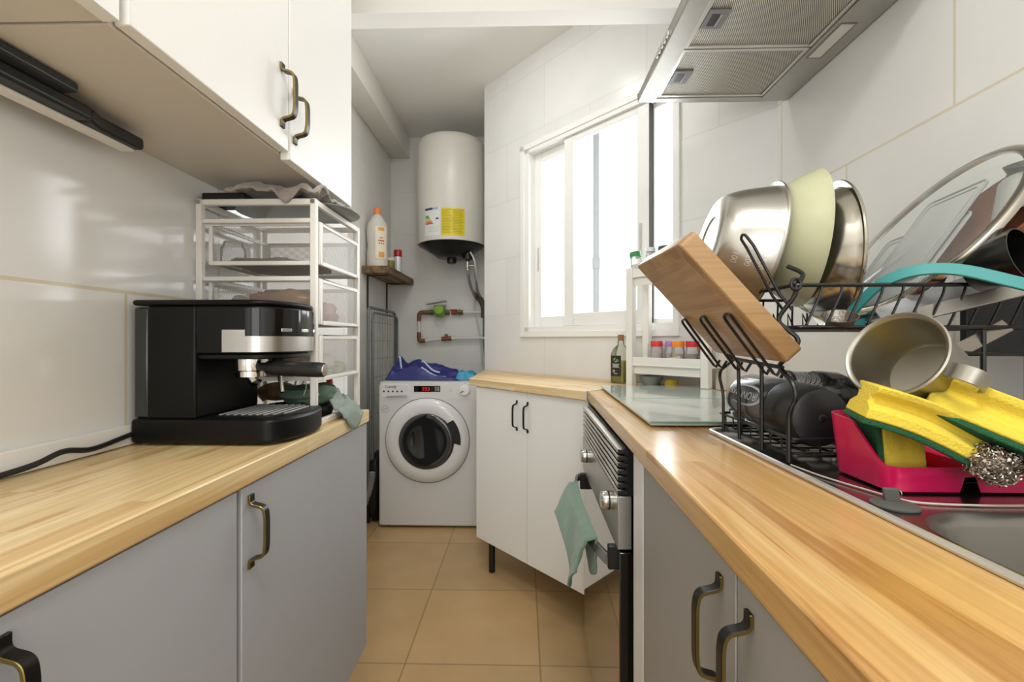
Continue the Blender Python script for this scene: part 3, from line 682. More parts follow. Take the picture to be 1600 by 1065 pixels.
mb = MB().lathe([(.018, 0), (.021, 0), (.021, .0006), (.018, .0006)], frameM((-.800, wy0 - .0001, .690), (1, 0, 0), (0, 0, 1), (0, -1, 0)), 30, closed=True)
mb.box(-.812, -.800, wy0 - .0006, wy0, .683, .690).box(-.797, -.788, wy0 - .0006, wy0, .690, .697)
build('sticker', mb, pbr('sticker green grey', '#93A79D', .5), t, label='round grey green sticker')

# ---- blue bag and turquoise bag on top
def bluebag(u, v):
    x = -.825 + .45 * u; y = 2.70 + .24 * v
    h = .014 + .095 * math.exp(-((u - .36) / .24) ** 2) * (.55 + .45 * v) + .10 * math.exp(-((u - .05) / .09) ** 2) * (.3 + .7 * v) + .05 * math.exp(-((u - .72) / .2) ** 2) * v
    h += .014 * math.sin(9 * v + 3.5 * u) * (.4 + u) + .022 * nz((u * 3, v * 3, 0), 1.3, 3) + .010 * abs(nz((u * 7, v * 5, 0), 1.4, 6))
    e = min(u, 1 - u, v * .8, 1 - v); k = min(1, e / .06)
    return (x, y, wh + .003 + max(0, h) * k)
bb = thing('shopping_bag', 'blue crumpled shopping bag lying on the washing machine', 'bag', (-.6, 2.82, wh))
bl = pbr('blue woven plastic', '#262B70', .42, bump=.5, bscale=90, var=.12, vscale=30)
build('bag_body', MB().grid(bluebag, 60, 40), bl, bb, recalc=False, angle=50)
def strap(u0, v0, u1, v1, nm):
    pts = [V(bluebag(u0 + (u1 - u0) * k / 12, v0 + (v1 - v0) * k / 12)) + V((0, -.004, .003)) for k in range(13)]
    build('strap', MB().sweep(pts, .012, .0015, (0, .7, .7)), pbr('pale blue strap', '#B9C4DC', .5), bb)
strap(.42, .60, .70, .40, 0); strap(.45, .34, .80, .12, 1); strap(.08, .85, .16, .5, 2)
def teal(u, v):
    x = -.41 + .13 * u; y = 2.72 + .16 * v; e = min(u, 1 - u, v, 1 - v); k = min(1, e / .15)
    return (x, y, wh + .003 + k * (.035 + .02 * nz((u * 4, v * 4, 0), 1.2, 5) + .012 * math.sin(11 * v)))
tag(build('plastic_bag', MB().grid(teal, 24, 24), pbr('turquoise plastic', '#1D8FB5', .35), recalc=False, angle=60), 'turquoise plastic bag beside blue bag on the washing machine', 'bag')

# ---- folded clothes airer against the left alcove wall
t = thing('clothes_airer', 'folded grey metal clothes airer standing between washing machine and left wall', 'clothes airer', (-.925, 2.95, 0))
gm = pbr('grey airer metal', '#6C6E6E', .4, metal=.3)
X = -.925
loop = fillet([(X, 2.70, .10), (X, 2.70, 1.287), (X, 3.27, 1.287), (X, 3.27, .10)], .05, 6)
build('outer_frame', MB().tube(loop, .0095, 10), gm, t)
loop = fillet([(X + .022, 2.715, .12), (X + .022, 2.715, 1.255), (X + .022, 3.25, 1.255), (X + .022, 3.25, .12)], .05, 6)
build('inner_frame', MB().tube(loop, .008, 10), gm, t)
mb = MB()
for k in range(9): yy = 2.76 + .055 * k; mb.tube([(X, yy, .45), (X, yy, 1.285)], .002, 6)
for k in range(6): zz = 1.20 - .115 * k; mb.tube([(X, 2.702, zz), (X, 3.268, zz)], .0016, 6)
build('wires', mb, pbr('grey wire', '#8A8B89', .45), t)
each('foot', [MB().cyl((X, yy, 0), (X, yy, .11), .013) for yy in (2.70, 3.27)], black_pl, t)
# ribbed drain hose in the gap
P = smooth_path([(-.868, 2.60, .33), (-.874, 2.60, .27), (-.895, 2.59, .19), (-.935, 2.57, .10), (-.975, 2.55, .021)], 8)
mb = MB().tube(P, [.017 + .003 * (k % 2) for k in range(len(P))], 12)
tag(build('drain_hose', mb, pbr('grey hose', '#77787A', .45)), 'grey ribbed drain hose in dark gap left of the washing machine', 'hose')

pouch('gap_shade', 'black form added as deep shade in the gap left of the washing machine', 'bag', (-.890, 2.80, .002), (.075, .26, .40), 0., pbr('black shade', '#0B0B0B', .6), 33, lump=.12)  # added black form that stands in for the deep shade of this gap
# ---- wall shelf
t = thing('wall_shelf', 'rough dark brown plank shelf on two black brackets in the alcove', 'shelf', (-.93, 3.17, 1.54))
rough_wood = pine('rough dark plank', 'Y', .09, '#6E5639', '#3E2E1E', '#8D7049', .75, .3, False)
build('plank', MB().box(-1.018, -.843, 2.85, 3.497, 1.514, 1.560), rough_wood, t, bevel=.004)
for yy in (2.96, 3.38):
    mb = MB().box(-1.019, -1.014, yy - .012, yy + .012, 1.29, 1.513).box(-1.016, -.88, yy - .012, yy + .012, 1.508, 1.5135)
    build('bracket', mb, iron, t)
t = thing('detergent_bottle', 'big translucent bottle with orange cap on plank shelf', 'bottle', (-.950, 2.95, 1.560))
prof = [(0, 0), (.060, 0), (.066, .006), (.066, .10), (.060, .14), (.066, .18), (.068, .25), (.060, .285), (.036, .325), (.021, .345), (.021, .362), (0, .362)]
Mb = Matrix.Translation((-.950, 2.95, 1.5605))
build('bottle_body', MB().lathe(prof, Mb, 36), clear_mat('milky plastic', gloss=.2, dens=.75, dcol=(.86, .83, .78)), t)
build('liquid', MB().lathe([(0, .003), (.062, .003), (.062, .10), (.057, .135), (0, .135)], Mb, 36), pbr('cream liquid', '#EADBB8', .4), t)
build('cap', MB().lathe([(0, .350), (.024, .350), (.024, .384), (.020, .388), (0, .388)], Mb, 24), pbr('orange cap', '#F08C46', .4), t)
def arc_patch(c, r, a0, a1, z0_, z1_, n=14):
    m = MB(); k = n + 1
    vs = [(c[0] + r * math.cos(a0 + (a1 - a0) * i / n), c[1] + r * math.sin(a0 + (a1 - a0) * i / n), z) for z in (z0_, z1_) for i in range(k)]
    return m.add(vs, [(i, i + 1, k + i + 1, k + i) for i in range(n)])
lab = build('label', arc_patch((-.950, 2.95), .0695, -1.45, -.35, 1.61, 1.82), pbr('cream label', '#EFE3CF', .5), t, recalc=False)
m = MB(); bend = lambda p: V((-.950 + .0702 * math.cos(-.9 + p.x / .07), 2.95 + .0702 * math.sin(-.9 + p.x / .07), 1.745 + p.y))
for k, hw_ in enumerate((.010, .020, .018)):
    ws_ = [(-hw_ + 2 * hw_ * i / 8) for i in range(9)]
    m.add([bend(V((x_, -.018 * k + dz_, 0))) for x_ in ws_ for dz_ in (-.004, .004)], [(2 * i, 2 * i + 1, 2 * i + 3, 2 * i + 2) for i in range(8) if i % 3 != 2 or k == 1])
build('label_print', m, pbr('red brown print', '#B5533C', .5), lab, recalc=False)
build('label_ornament', arc_patch((-.950, 2.95), .0699, -1.15, -.6, 1.620, 1.655).add(arc_patch((-.950, 2.95), .0699, -1.2, -.6, 1.79, 1.812).v, arc_patch((-.950, 2.95), .0699, -1.2, -.6, 1.79, 1.812).f), pbr('gold print', '#E0A85A', .5), lab, recalc=False)
t = thing('spray_can', 'white spray can with red cap on plank shelf', 'spray can', (-.868, 3.14, 1.560))
Mb = Matrix.Translation((-.868, 3.14, 1.5605))
build('can', MB().lathe([(0, 0), (.027, 0), (.028, .003), (.028, .100), (.025, .108), (0, .108)], Mb, 28), pbr('white can', '#D9DADF', .3, metal=.2), t)
build('cap', MB().lathe([(0, .106), (.0275, .106), (.0275, .150), (.025, .153), (0, .153)], Mb, 28), pbr('red cap', '#B3201F', .35), t)
t = thing('small_jar', 'small olive jar between bottle and spray can on plank shelf', 'jar', (-.905, 3.08, 1.560))
Mb = Matrix.Translation((-.905, 3.08, 1.5605))
build('jar', MB().lathe([(0, 0), (.030, 0), (.032, .004), (.032, .062), (.028, .07), (0, .07)], Mb, 28), pbr('olive label', '#7A7436', .4, var=.4, vscale=40), t)
build('lid', MB().lathe([(0, .068), (.031, .068), (.031, .088), (0, .089)], Mb, 28), pbr('cream lid', '#DAD3BE', .4), t)

# ---- water heater
hx, hy, hr = -.507, 3.235, .243
t = thing('water_heater', 'white cylindrical electric water heater hanging on the alcove wall', 'water heater', (hx, hy, 1.65))
hw = pbr('heater white', '#DCDAD2', .35, coat=.1)
build('tank', MB().lathe([(0, 2.492), (hr - .06, 2.490), (hr - .022, 2.480), (hr - .006, 2.464), (hr, 2.44), (hr, 1.765), (hr - .004, 1.757), (hr - .010, 1.757), (hr - .012, 1.765), (0, 1.775)], Matrix.Translation((hx, hy, 0)), 72), hw, t)
build('bottom_cover', MB().lathe([(hr - .011, 1.764), (hr - .02, 1.755), (hr - .05, 1.735), (hr - .12, 1.690), (.10, 1.672), (.06, 1.668), (.034, 1.668), (.034, 1.640), (.026, 1.634), (0, 1.634)], Matrix.Translation((hx, hy, 0)), 56), pbr('black cover', '#1A1A19', .35), t)
build('mount', MB().box(hx - .12, hx + .12, hy + .22, 3.499, 1.9, 1.95).box(hx - .12, hx + .12, hy + .22, 3.499, 2.3, 2.35), hw, t)
def onheater(x0_, x1_, z0_, z1_, off):
    a = [-PI / 2 + math.asin(max(-1, min(1, (x - hx) / hr))) for x in (x0_, x1_)]
    return arc_patch((hx, hy), hr + off, a[0], a[1], z0_, z1_)
def htext(m, s, size, x, z):
    a0 = -PI / 2 + math.asin((x - hx) / hr)
    m.text(s, size, None, ext=0, align='LEFT', bend=lambda p: V((hx + (hr + .0022) * math.cos(a0 + p.x / hr), hy + (hr + .0022) * math.sin(a0 + p.x / hr), z + p.y)))
el = build('energy_label', onheater(-.655, -.548, 1.785, 1.972, .001), pbr('label white', '#E3E3E3', .4), t, recalc=False, label='white energy label')
m = MB(); q = onheater(-.655, -.60, 1.955, 1.970, .0016); m.add(q.v, q.f)
build('blue_header', m, pbr('label blue', '#34406F', .4), el, recalc=False)
q = onheater(-.600, -.560, 1.956, 1.970, .0016); build('header_text', q, pbr('label pale blue', '#9FA9CC', .4), el, recalc=False)
for k, cc in enumerate(('#2E8B57', '#4FA35C', '#9CBF58', '#D9C25A', '#DB9A55', '#CC6A45', '#B8452F')):
    build('energy_bar', onheater(-.652, -.628 + .0055 * k, 1.9125 - .0085 * k, 1.9195 - .0085 * k, .0016), pbr('energy ' + cc, cc, .4), el, recalc=False)
build('class_arrow', onheater(-.576, -.556, 1.890, 1.900, .0016), pbr('label black', '#222222', .4), el, recalc=False)
m = MB()
for z in (1.838, 1.825, 1.812):
    q = onheater(-.620, -.552, z, z + .001, .0016); m.add(q.v, q.f)
build('rule_lines', m, pbr('label black', '#222222', .4), el, recalc=False)
yl = build('instruction_label', onheater(-.540, -.388, 1.782, 1.962, .001), pbr('label yellow', '#DCC90E', .4), t, recalc=False, label='yellow instruction label')
m = MB()
for k in range(16):
    z = 1.950 - .0102 * k
    for a, b in ((-.534, -.474), (-.464, -.394)):
        q = onheater(a, b - .012 * ((k * 7) % 4) / 3, z, z + .0026, .0016); m.add(q.v, q.f)
build('label_lines', m, pbr('label olive', '#9C8D0C', .5), yl, recalc=False)
# fittings below the heater
mb = MB().cyl((-.388, 3.20, 1.70), (-.388, 3.20, 1.655), .032).cyl((-.388, 3.20, 1.66), (-.388, 3.20, 1.63), .014)
build('valve_collar', mb, pbr('black cover', '#1A1A19', .35), t)
mb = MB().cyl((-.388, 3.19, 1.64), (-.388, 3.19, 1.595), .013).cyl((-.388, 3.19, 1.612), (-.338, 3.19, 1.612), .008).sphere((-.388, 3.19, 1.585), .014)
build('safety_valve', mb, chrome, t, label='chrome safety valve')
h1 = MB().tube(smooth_path([(-.388, 3.19, 1.585), (-.386, 3.21, 1.54), (-.372, 3.30, 1.46), (-.352, 3.42, 1.415)], 8), .011, 10)
build('braided_hose', h1, pbr('braided steel', '#A8A9A8', .4, metal=.6, bump=.6, bscale=300), t)
h2 = MB().tube(smooth_path([(-.338, 3.19, 1.612), (-.336, 3.22, 1.55), (-.334, 3.33, 1.46), (-.322, 3.44, 1.415)], 8), .009, 10)
build('braided_hose', h2, pbr('braided steel', '#A8A9A8', .4, metal=.6, bump=.6, bscale=300), t)
build('hose_nut', MB().cyl((-.362, 3.38, 1.437), (-.348, 3.44, 1.405), .016), pbr('copper red', '#9A5B40', .35, metal=.5), t)
cbl = MB().tube(smooth_path([(-.365, 3.15, 1.70), (-.335, 3.14, 1.64), (-.328, 3.2, 1.55), (-.345, 3.35, 1.46), (-.362, 3.44, 1.40), (-.372, 3.47, 1.33), (-.345, 3.48, 1.2), (-.322, 3.48, 1.05), (-.312, 3.48, .90)], 8), .006, 8)
build('mains_cable', cbl, pbr('white cable', '#D8D6D0', .4), t)
P = smooth_path([(-.358, 3.44, 1.435), (-.318, 3.44, 1.39), (-.298, 3.44, 1.34), (-.295, 3.44, 1.26)], 8)
build('hose_lagging', MB().tube(P, .022, 14), pbr('grey lagging', '#4A4A49', .6, bump=.3, bscale=200), t)
build('cable', MB().tube(smooth_path([(-.296, 3.455, 1.27), (-.300, 3.46, 1.1), (-.290, 3.46, .95), (-.292, 3.46, .86)], 6), .007, 8), pbr('grey cable', '#6E6E6C', .5), t)
# ---- water meter pipework
t = thing('water_pipe', 'white and copper water pipes with green meter below the heater', 'pipe', (-.6, 3.47, 1.1))
PY = 3.458; pwh = pbr('white pipe', '#E2E0DA', .4); cop = pbr('worn copper fitting', '#8A5A40', .4, metal=.6, var=.3, vscale=60); brs = pbr('old brass', '#7A6A48', .4, metal=.7, var=.3, vscale=60)
build('upper_pipe', MB().tube([(-.46, PY, 1.302), (-.205, PY, 1.302)], .010, 12), pwh, t)
build('lower_pipe', MB().tube(smooth_path([(-.755, PY, 1.085), (-.66, PY, 1.094), (-.55, PY, 1.103), (-.205, PY, 1.106)], 4), .0105, 12), pwh, t)
build('riser_pipe', MB().tube([(-.793, PY, 1.12), (-.793, PY, 1.26)], .0105, 12), pwh, t)
build('elbow', MB().tube(fillet([(-.793, PY, 1.235), (-.793, PY, 1.302), (-.735, PY, 1.302)], .03, 5), .0155, 12), cop, t)
build('elbow', MB().tube(fillet([(-.793, PY, 1.15), (-.793, PY, 1.083), (-.745, PY, 1.085)], .03, 5), .0155, 12), cop, t)
build('tee', MB().cyl((-.62, PY, 1.099), (-.545, PY, 1.104), .0165).cyl((-.585, PY, 1.10), (-.585, PY, 1.135), .012), cop, t)
build('fittings', MB().cyl((-.735, PY, 1.302), (-.665, PY, 1.302), .016).cyl((-.70, PY, 1.302), (-.69, PY, 1.302), .021, n=8).cyl((-.60, PY, 1.302), (-.56, PY, 1.302), .019, n=8).cyl((-.53, PY, 1.302), (-.455, PY, 1.302), .0165, n=8).cyl((-.49, PY, 1.302), (-.475, PY, 1.302), .022, n=8), brs, t)
build('stopcock', MB().cyl((-.545, PY, 1.302), (-.515, PY, 1.302), .018).obox((-.525, PY - .018, 1.318), V((.028, 0, 0)), V((0, .006, 0)), V((0, 0, .006))), pbr('red lever', '#A5332B', .4), t, bevel=.002)
mt = build('water_meter', MB().lathe([(0, 0), (.044, 0), (.046, .004), (.042, .045), (.034, .062), (0, .066)], frameM((-.630, PY - .012, 1.305), (1, 0, 0), (0, .25, 1), (0, -1, .25)), 28), pbr('lime green meter', '#7DB02C', .4), t, label='lime green water meter')
build('meter_lid', MB().obox((-.655, PY - .03, 1.372), V((.075, 0, .012)), V((0, .03, 0)), V((0, 0, .004))), pbr('grey meter lid', '#9B9A92', .4), mt, bevel=.002)
build('meter_collar', MB().cyl((-.675, PY, 1.345), (-.59, PY, 1.345), .012), pbr('grey meter lid', '#9B9A92', .4), mt)

# ================================================================ CORNER CABINET (window wall frame)
t = thing('corner_cabinet', 'white two-door cabinet on black legs under the window', 'cabinet', WMx @ V((.82, -.2, 0)), WA)
TI = WM[t.name]
def cb(name, mb, mat, parent, **k): return build(name, mb.xf(WMx), mat, parent, **k)
cx0, cx1, cyf, czb = .487, 1.168, -.425, .153
body = MB().box(cx0 + .002, cx1, cyf + .0195, -.022, czb, CT - .034)
cb('cabinet_body', body, white_lam, t, flat=True)
for a, b, hx_ in ((cx0, .8385, .778), (.8415, cx1, .846)):
    d = cb('door', MB().box(a, b, cyf, cyf + .019, czb, CT - .036), white_lam, t, bevel=.001, seg=1)
    base_ = WMx @ V((hx_, cyf, .767)); handle(d, base_, -WN, WU, .130, [pbr('black iron pull', '#1A1918', .35, metal=.3)] * 2, w=.009)
for lx, ly in ((.556, -.385), (.556, -.06), (1.10, -.06)): cb('leg', MB().cyl((lx, ly, 0), (lx, ly, czb), .015), black_pl, t)
# worktop in the wall frame
inv = WMx.inverted()
poly = [inv @ V(p) for p in ((-.259, 2.190, 0), (.225, 1.651, 0), (.548, 1.945, 0), (-.236, 2.805, 0))]
pine_x = pine('pale pine worktop along wall', 'X', .058, '#E0C08C', '#C99A5E', '#EBD3A6', .4, .2)
mb = MB().prism([(p.x, min(p.y, -.002)) for p in poly], CT - .033, CT)
tag(build('worktop', mb, pine_x, M=WMx, local=True, bevel=.002), 'pale pine worktop wedge over the white corner cabinet', 'worktop')
jp = [V((.227, 1.648, 0)), V((.550, 1.942, 0))]
js = MB().obox((jp[0] + jp[1]) / 2 + V((0, 0, CT - .0165)), (jp[1] - jp[0]) / 2, V((-.0022, .0024, 0)), V((0, 0, .0178)))
tag(build('joint_strip', js, pbr('aluminium strip', '#DCDCDA', .35, metal=.3)), 'thin pale metal strip joining the two right worktops', 'strip')

# ================================================================ RIGHT SIDE
# ---- worktop with sink cut-out (front strip, back strip, far and near pieces form one board)
FE = lambda y: .1835 + .0305 * max(y, .0)       # front edge x at y
S0, S1 = .375, .840                              # sink x range
mb = MB()
wp = [(FE(1.645), 1.645), (FE(.35), .35), (FE(.0), .0), (FE(0) - .004, -.6), (XR - .001, -.6), (XR - .001, 1.590), (.552, 1.935)]
bmh = bmesh.new()
vo = [bmh.verts.new((x, y, 0)) for x, y in wp]
sink_in = [(.392, -.28), (.392, .915), (.825, .915), (.825, -.28)]
vi = [bmh.verts.new((x, y, 0)) for x, y in sink_in]
ed = [bmh.edges.new((vo[i], vo[(i + 1) % len(vo)])) for i in range(len(vo))] + [bmh.edges.new((vi[i], vi[(i + 1) % 4])) for i in range(4)]
bmesh.ops.triangle_fill(bmh, use_beauty=True, edges=ed)
bmh.verts.index_update(); bmh.verts.ensure_lookup_table()
T = [(v.co.x, v.co.y) for v in bmh.verts]; F = [[v.index for v in f.verts] for f in bmh.faces]; bmh.free()
F = [f if sum(T[f[i]][0] * T[f[(i + 1) % 3]][1] - T[f[(i + 1) % 3]][0] * T[f[i]][1] for i in range(3)) > 0 else f[::-1] for f in F]
nT = len(T); mb.add([(x, y, CT) for x, y in T] + [(x, y, CT - .033) for x, y in T], [tuple(f) for f in F] + [tuple(nT + i for i in f[::-1]) for f in F])
for L_ in (list(range(len(wp))), list(range(len(wp), len(wp) + 4))):
    for i in range(len(L_)): a, b = L_[i], L_[(i + 1) % len(L_)]; mb.f.append((a, b, nT + b, nT + a)); mb.mi.append(0)
pine_r = pine('amber pine worktop', 'Y', .072, '#CDA062', '#AA763C', '#D9B276', .22, .021)
tag(build('worktop', mb, pine_r, bevel=.003), 'amber varnished pine worktop around the sink on the right', 'worktop')
# ---- sink
t = thing('sink', 'stainless steel sink with ribbed drainboard set in right worktop', 'sink', (.6, .3, CT))
sst = pbr('sink steel', '#B9B5B0', .24, metal=1., var=.08, vscale=14, bump=.04, bscale=80)
bx0, bx1, by0, by1 = .392, .80, .0, .497          # basin
m = MB()
def ring(pts, z): return [(x, y, z) for x, y in pts]
def loopfaces(a, b, n, k0): return [(k0 + a * n + i, k0 + a * n + (i + 1) % n, k0 + b * n + (i + 1) % n, k0 + b * n + i) for i in range(n)]
bas = lambda g, r: rrect(bx0 + g, bx1 - g, by0 + g, by1 - g, r, 8)
rows = [ring(bas(0, .07), CT + .0015), ring(bas(.004, .068), CT - .001), ring(bas(.009, .066), CT - .012), ring(bas(.014, .064), CT - .13), ring(bas(.03, .06), CT - .15), ring(bas(.12, .04), CT - .155)]
n_ = len(rows[0]); vs = [p for r in rows for p in r]; fs = []
for i in range(len(rows) - 1): fs += loopfaces(i, i + 1, n_, 0)
fs.append(tuple((len(rows) - 1) * n_ + i for i in range(n_)))
m.add(vs, fs)
build('basin', m, pbr('satin basin steel', '#8E8B84', .32, metal=.9), t, recalc=False, label='recessed basin')
# deck with hole for the basin
bmh = bmesh.new(); outer = rrect(S0 - .002, S1, -.3, .937, .022, 5); inner = bas(0, .07)
vo = [bmh.verts.new((x, y, 0)) for x, y in outer]; vi = [bmh.verts.new((x, y, 0)) for x, y in inner]
ed = [bmh.edges.new((vo[i], vo[(i + 1) % len(vo)])) for i in range(len(vo))] + [bmh.edges.new((vi[i], vi[(i + 1) % len(vi)])) for i in range(len(vi))]
bmesh.ops.triangle_fill(bmh, use_beauty=True, edges=ed); bmh.verts.index_update()
m = MB().add([(v.co.x, v.co.y, CT + .0015) for v in bmh.verts], [tuple(v.index for v in f.verts) for f in bmh.faces]); bmh.free()
build('deck', m, sst, t)
m = MB(); P = [(x, y, CT + .0035) for x, y in rrect(S0, S1 - .002, -.298, .935, .022, 5)]
m.sweep(P, .013, .0065, (0, 0, 1), closed=True) if False else m.tube(P, .0042, 8, True)
build('rim', m, pbr('bright rim steel', '#E2E0DC', .38, metal=.8), t, label='raised bright edge')
m = MB()
for k in range(9):
    yy = .875 - .034 * k; m.tube([(.47, yy, CT + .0012), (.79, yy, CT + .0012)], .0032, 6)
build('drain_ribs', m, sst, t)
# ---- rubber plug with chain wire
t = thing('sink_plug', 'flat grey rubber plug with tab lying on sink deck before magenta tray', 'plug', (.408, .512, CT + .002))
build('disc', MB().lathe([(0, 0), (.022, 0), (.0225, .002), (.019, .0035), (0, .0035)], Matrix.Translation((.410, .512, CT + .002)), 36), rubber, t)
build('tab', MB().obox((.4125, .520, CT + .0120), V((.0075, -.002, 0)), V((.0008, .0025, 0)), V((-.001, 0, .0075))), rubber, t, bevel=.0015)
build('ring', MB().tube([(.4205 + .0, .5185 + .003 * math.cos(a), CT + .0145 + .003 * math.sin(a)) for a in [2 * PI * k / 14 for k in range(14)]], .0007, 6, True), chrome, t)
P = smooth_path([(.390, .672, CT + .0035), (.398, .62, CT + .0035), (.412, .575, CT + .0035), (.428, .535, CT + .0035), (.445, .518, CT + .0035), (.50, .512, CT + .0035), (.56, .512, CT + .0035), (.66, .51, CT + .0035)], 8)
build('wire', MB().tube(P, .0013, 6), pbr('pale cord', '#C9BDAE', .4), t)
# ---- glass worktop savers
gl = pbr('frosted green glass', '#C6D3CD', .12, spec=.6, coat=.6, var=.04, vscale=40, bump=.05, bscale=600); gedge = pbr('green glass edge', '#6FA08F', .1)
for (ya, yb, lab) in ((.972, 1.352, 'near frosted glass board covering the hob beside the dish rack'), (1.362, 1.735, 'far frosted glass board covering the hob under white shelf unit')):
    t = thing('glass_board', lab, 'glass board', (.48, (ya + yb) / 2, CT), 0, 'glass hob boards')
    xa = .268 + .035 * (ya - .97); xb = .268 + .035 * (yb - .97)
    xe = .69 if yb < 1.5 else .665
    P = [(xa, ya), (xe, ya), (xe, yb), (xb, yb)]
    build('glass', MB().prism(P, CT + .0085, CT + .0130), [gl], t, bevel=.0008, seg=1)
    build('edge_strip', MB().prism([(xa + .001, ya - .0006), (xe, ya - .0006), (xe, ya + .001), (xa + .001, ya + .001)], CT + .0087, CT + .0125), gedge, t)
    m = MB().prism([(xa + .004, ya + .004), (xe - .004, ya + .004), (xe - .004, yb - .004), (xb + .004, yb - .004)], CT + .0035, CT + .0084)
    build('backing', m, pbr('white backing', '#C7CECB', .6), t)
    each('foot', [MB().cyl((fx, fyy, CT), (fx, fyy, CT + .0036), .011, n=14) for fx, fyy in ((xa + .03, ya + .03), (xe - .03, ya + .03), (xb + .03, yb - .03), (xe - .03, yb - .03))], black_pl, t)

# ---- base cabinets right
XD2 = lambda y: .183 + .0305 * max(y, 0)
def slab(xoff, th, ya, yb, za, zb):
    return MB().prism([(XD2(ya) + xoff, ya), (XD2(yb) + xoff, yb), (XD2(yb) + xoff + th, yb), (XD2(ya) + xoff + th, ya)], za, zb)
t = thing('base_cabinet', 'warm grey sink cabinet with paired bronze pulls under right worktop', 'cabinet', (.5, .45, 0))
m = MB()
zb_ = .15
m.box(.235, XR - .01, .03, .05, zb_, CT - .035).box(.235, XR - .01, .795, .813, zb_, CT - .035).box(.235, XR - .01, .05, .795, zb_, zb_ + .016).box(XR - .02, XR - .01, .05, .795, zb_ + .016, CT - .035)
build('cabinet_body', m, white_lam, t, flat=True)
for a, b, hy in ((.438, .812, .472), (.035, .4345, .407)):
    d = build('door', slab(.006, .019, a, b, zb_, CT - .036), grey_door_warm, t, bevel=.001, seg=1)
    handle(d, (XD2(hy) + .006, hy, .790), (-1, .03, 0), (0, 1, 0), .120, w=.012)
each('leg', [MB().cyl((fx, fyy, 0), (fx, fyy, zb_), .016) for fx, fyy in ((.29, .08), (.29, .76), (.8, .08), (.8, .76))], black_pl, t)
tag(build('filler_panel', slab(.006, .5, .816, .896, .02, CT - .034), white_lam, bevel=.001), 'narrow white filler panel between oven and grey cabinet', 'panel')

# ---- oven
OX = lambda y: .1975 + .012 * (y - .95)
oy0, oy1 = .955, 1.555
t = thing('oven', 'built-in steel oven with slatted vent below right worktop', 'oven', (.4, 1.25, 0))
def oslab(xo, th, ya, yb, za, zb): return MB().prism([(OX(ya) + xo, ya), (OX(yb) + xo, yb), (OX(yb) + xo + th, yb), (OX(ya) + xo + th, ya)], za, zb)
build('carcass', MB().box(.232, .72, .90, 1.56, .06, CT - .040), pbr('black enamel', '#121212', .4), t)
m = MB(); nf = 7
for k in range(nf):
    z = .863 - .0142 * k; q = oslab(0, .016, oy0, oy1, z - .0088, z); m.add(q.v, q.f)
vg = build('vent_grille', m, steel, t, bevel=.001, seg=1, label='slatted steel vent')
q = oslab(.016, .018, oy0 - .0, oy1, .766, .866); build('vent_back', q, black_pl, vg)
m = MB()
for k in range(nf):
    z = .863 - .0142 * k; m.box(OX(oy0) + .0005, OX(oy0) + .022, oy0 - .004, oy0 - .0001, z - .0095, z - .0005)
build('vent_end', m, black_pl, vg, bevel=.001)
build('control_panel', oslab(0, .030, oy0, oy1, .652, .764), pbr('panel steel', '#B9B8B3', .35, metal=.85, var=.05, vscale=30), t, bevel=.002)
for yy in (1.000, 1.378):
    M_ = axisM((OX(yy), yy, .7405), (-1, 0, 0))
    kb = build('knob', MB().lathe([(0, 0), (.0195, 0), (.0195, .016), (.0185, .026), (.0165, .028), (0, .0285)], M_, 36), satin, t)
    build('knob_groove', MB().lathe([(.0197, .010), (.0200, .010), (.0200, .0135), (.0197, .0135)], M_, 36, closed=True), black_pl, kb)
build('door', oslab(.004, .028, oy0, oy1, .10, .646), pbr('bronze oven glass', '#15110D', .05, coat=1., spec=.6), t, bevel=.002)
hb = smooth_path([(OX(1.505) - .005, 1.510, .640), (OX(1.5) - .030, 1.495, .634), (OX(1.3) - .045, 1.35, .628), (OX(1.2) - .048, 1.22, .625), (OX(1.1) - .040, 1.08, .622), (OX(1.0) - .018, .995, .618), (OX(1.0) - .004, .980, .616)], 6)
m = MB().sweep(hb, .022, .009, (0.25, 0, 1)); build('door_handle', m, pbr('handle grey', '#8E8E8C', .3, metal=.7), t, bevel=.001)
each('handle_mount', [MB().box(OX(yy) - .016, OX(yy) + .006, yy - .008, yy + .008, .600, .652) for yy in (.982, 1.505)], black_pl, t, bevel=.003)
# ---- green towel on oven handle
def towel(u, v):
    # u along the bar (near -> far), v from outer hem over the bar to inner hem
    y = 1.035 + .385 * u; bx = OX(y) - .040 - .008 * math.sin(PI * min(1, max(0, (y - 1) / .5))); bz = .624 + .012 * (y - 1.0) / .5 + .0125
    s = (v - .5) * 2; d = abs(s)
    fold = math.sin(7.5 * u + .6) * .5 + math.sin(13 * u) * .25
    if s < 0:
        ln = .085 + .090 * math.exp(-((u - .34) / .20) ** 2) + .012 * math.sin(11 * u)
        x = bx - .011 - (.016 + .026 * u) * d ** .8 - .017 * fold * d; z = bz - ln * d
    else:
        ln = .060 + .055 * math.exp(-((u - .20) / .2) ** 2)
        x = bx + .010 + .004 * fold * d; z = bz - ln * d
    z += .004 * max(0, 1 - d / .12)
    y += .022 * math.sin(2.5 * d + 3 * u) * d + .05 * (.36 - u) * d * (s < 0)
    x += .003 * nz((u, v, 0), 7, 6)
    return (x, y, z)
tag(build('towel', MB().grid(towel, 30, 41), pbr('sage green terry', '#76917F', .95, bump=1., bscale=300, sheen=.3, var=.15, vscale=40), solid=.005, recalc=False), 'sage green towel hanging over the oven door handle', 'towel')

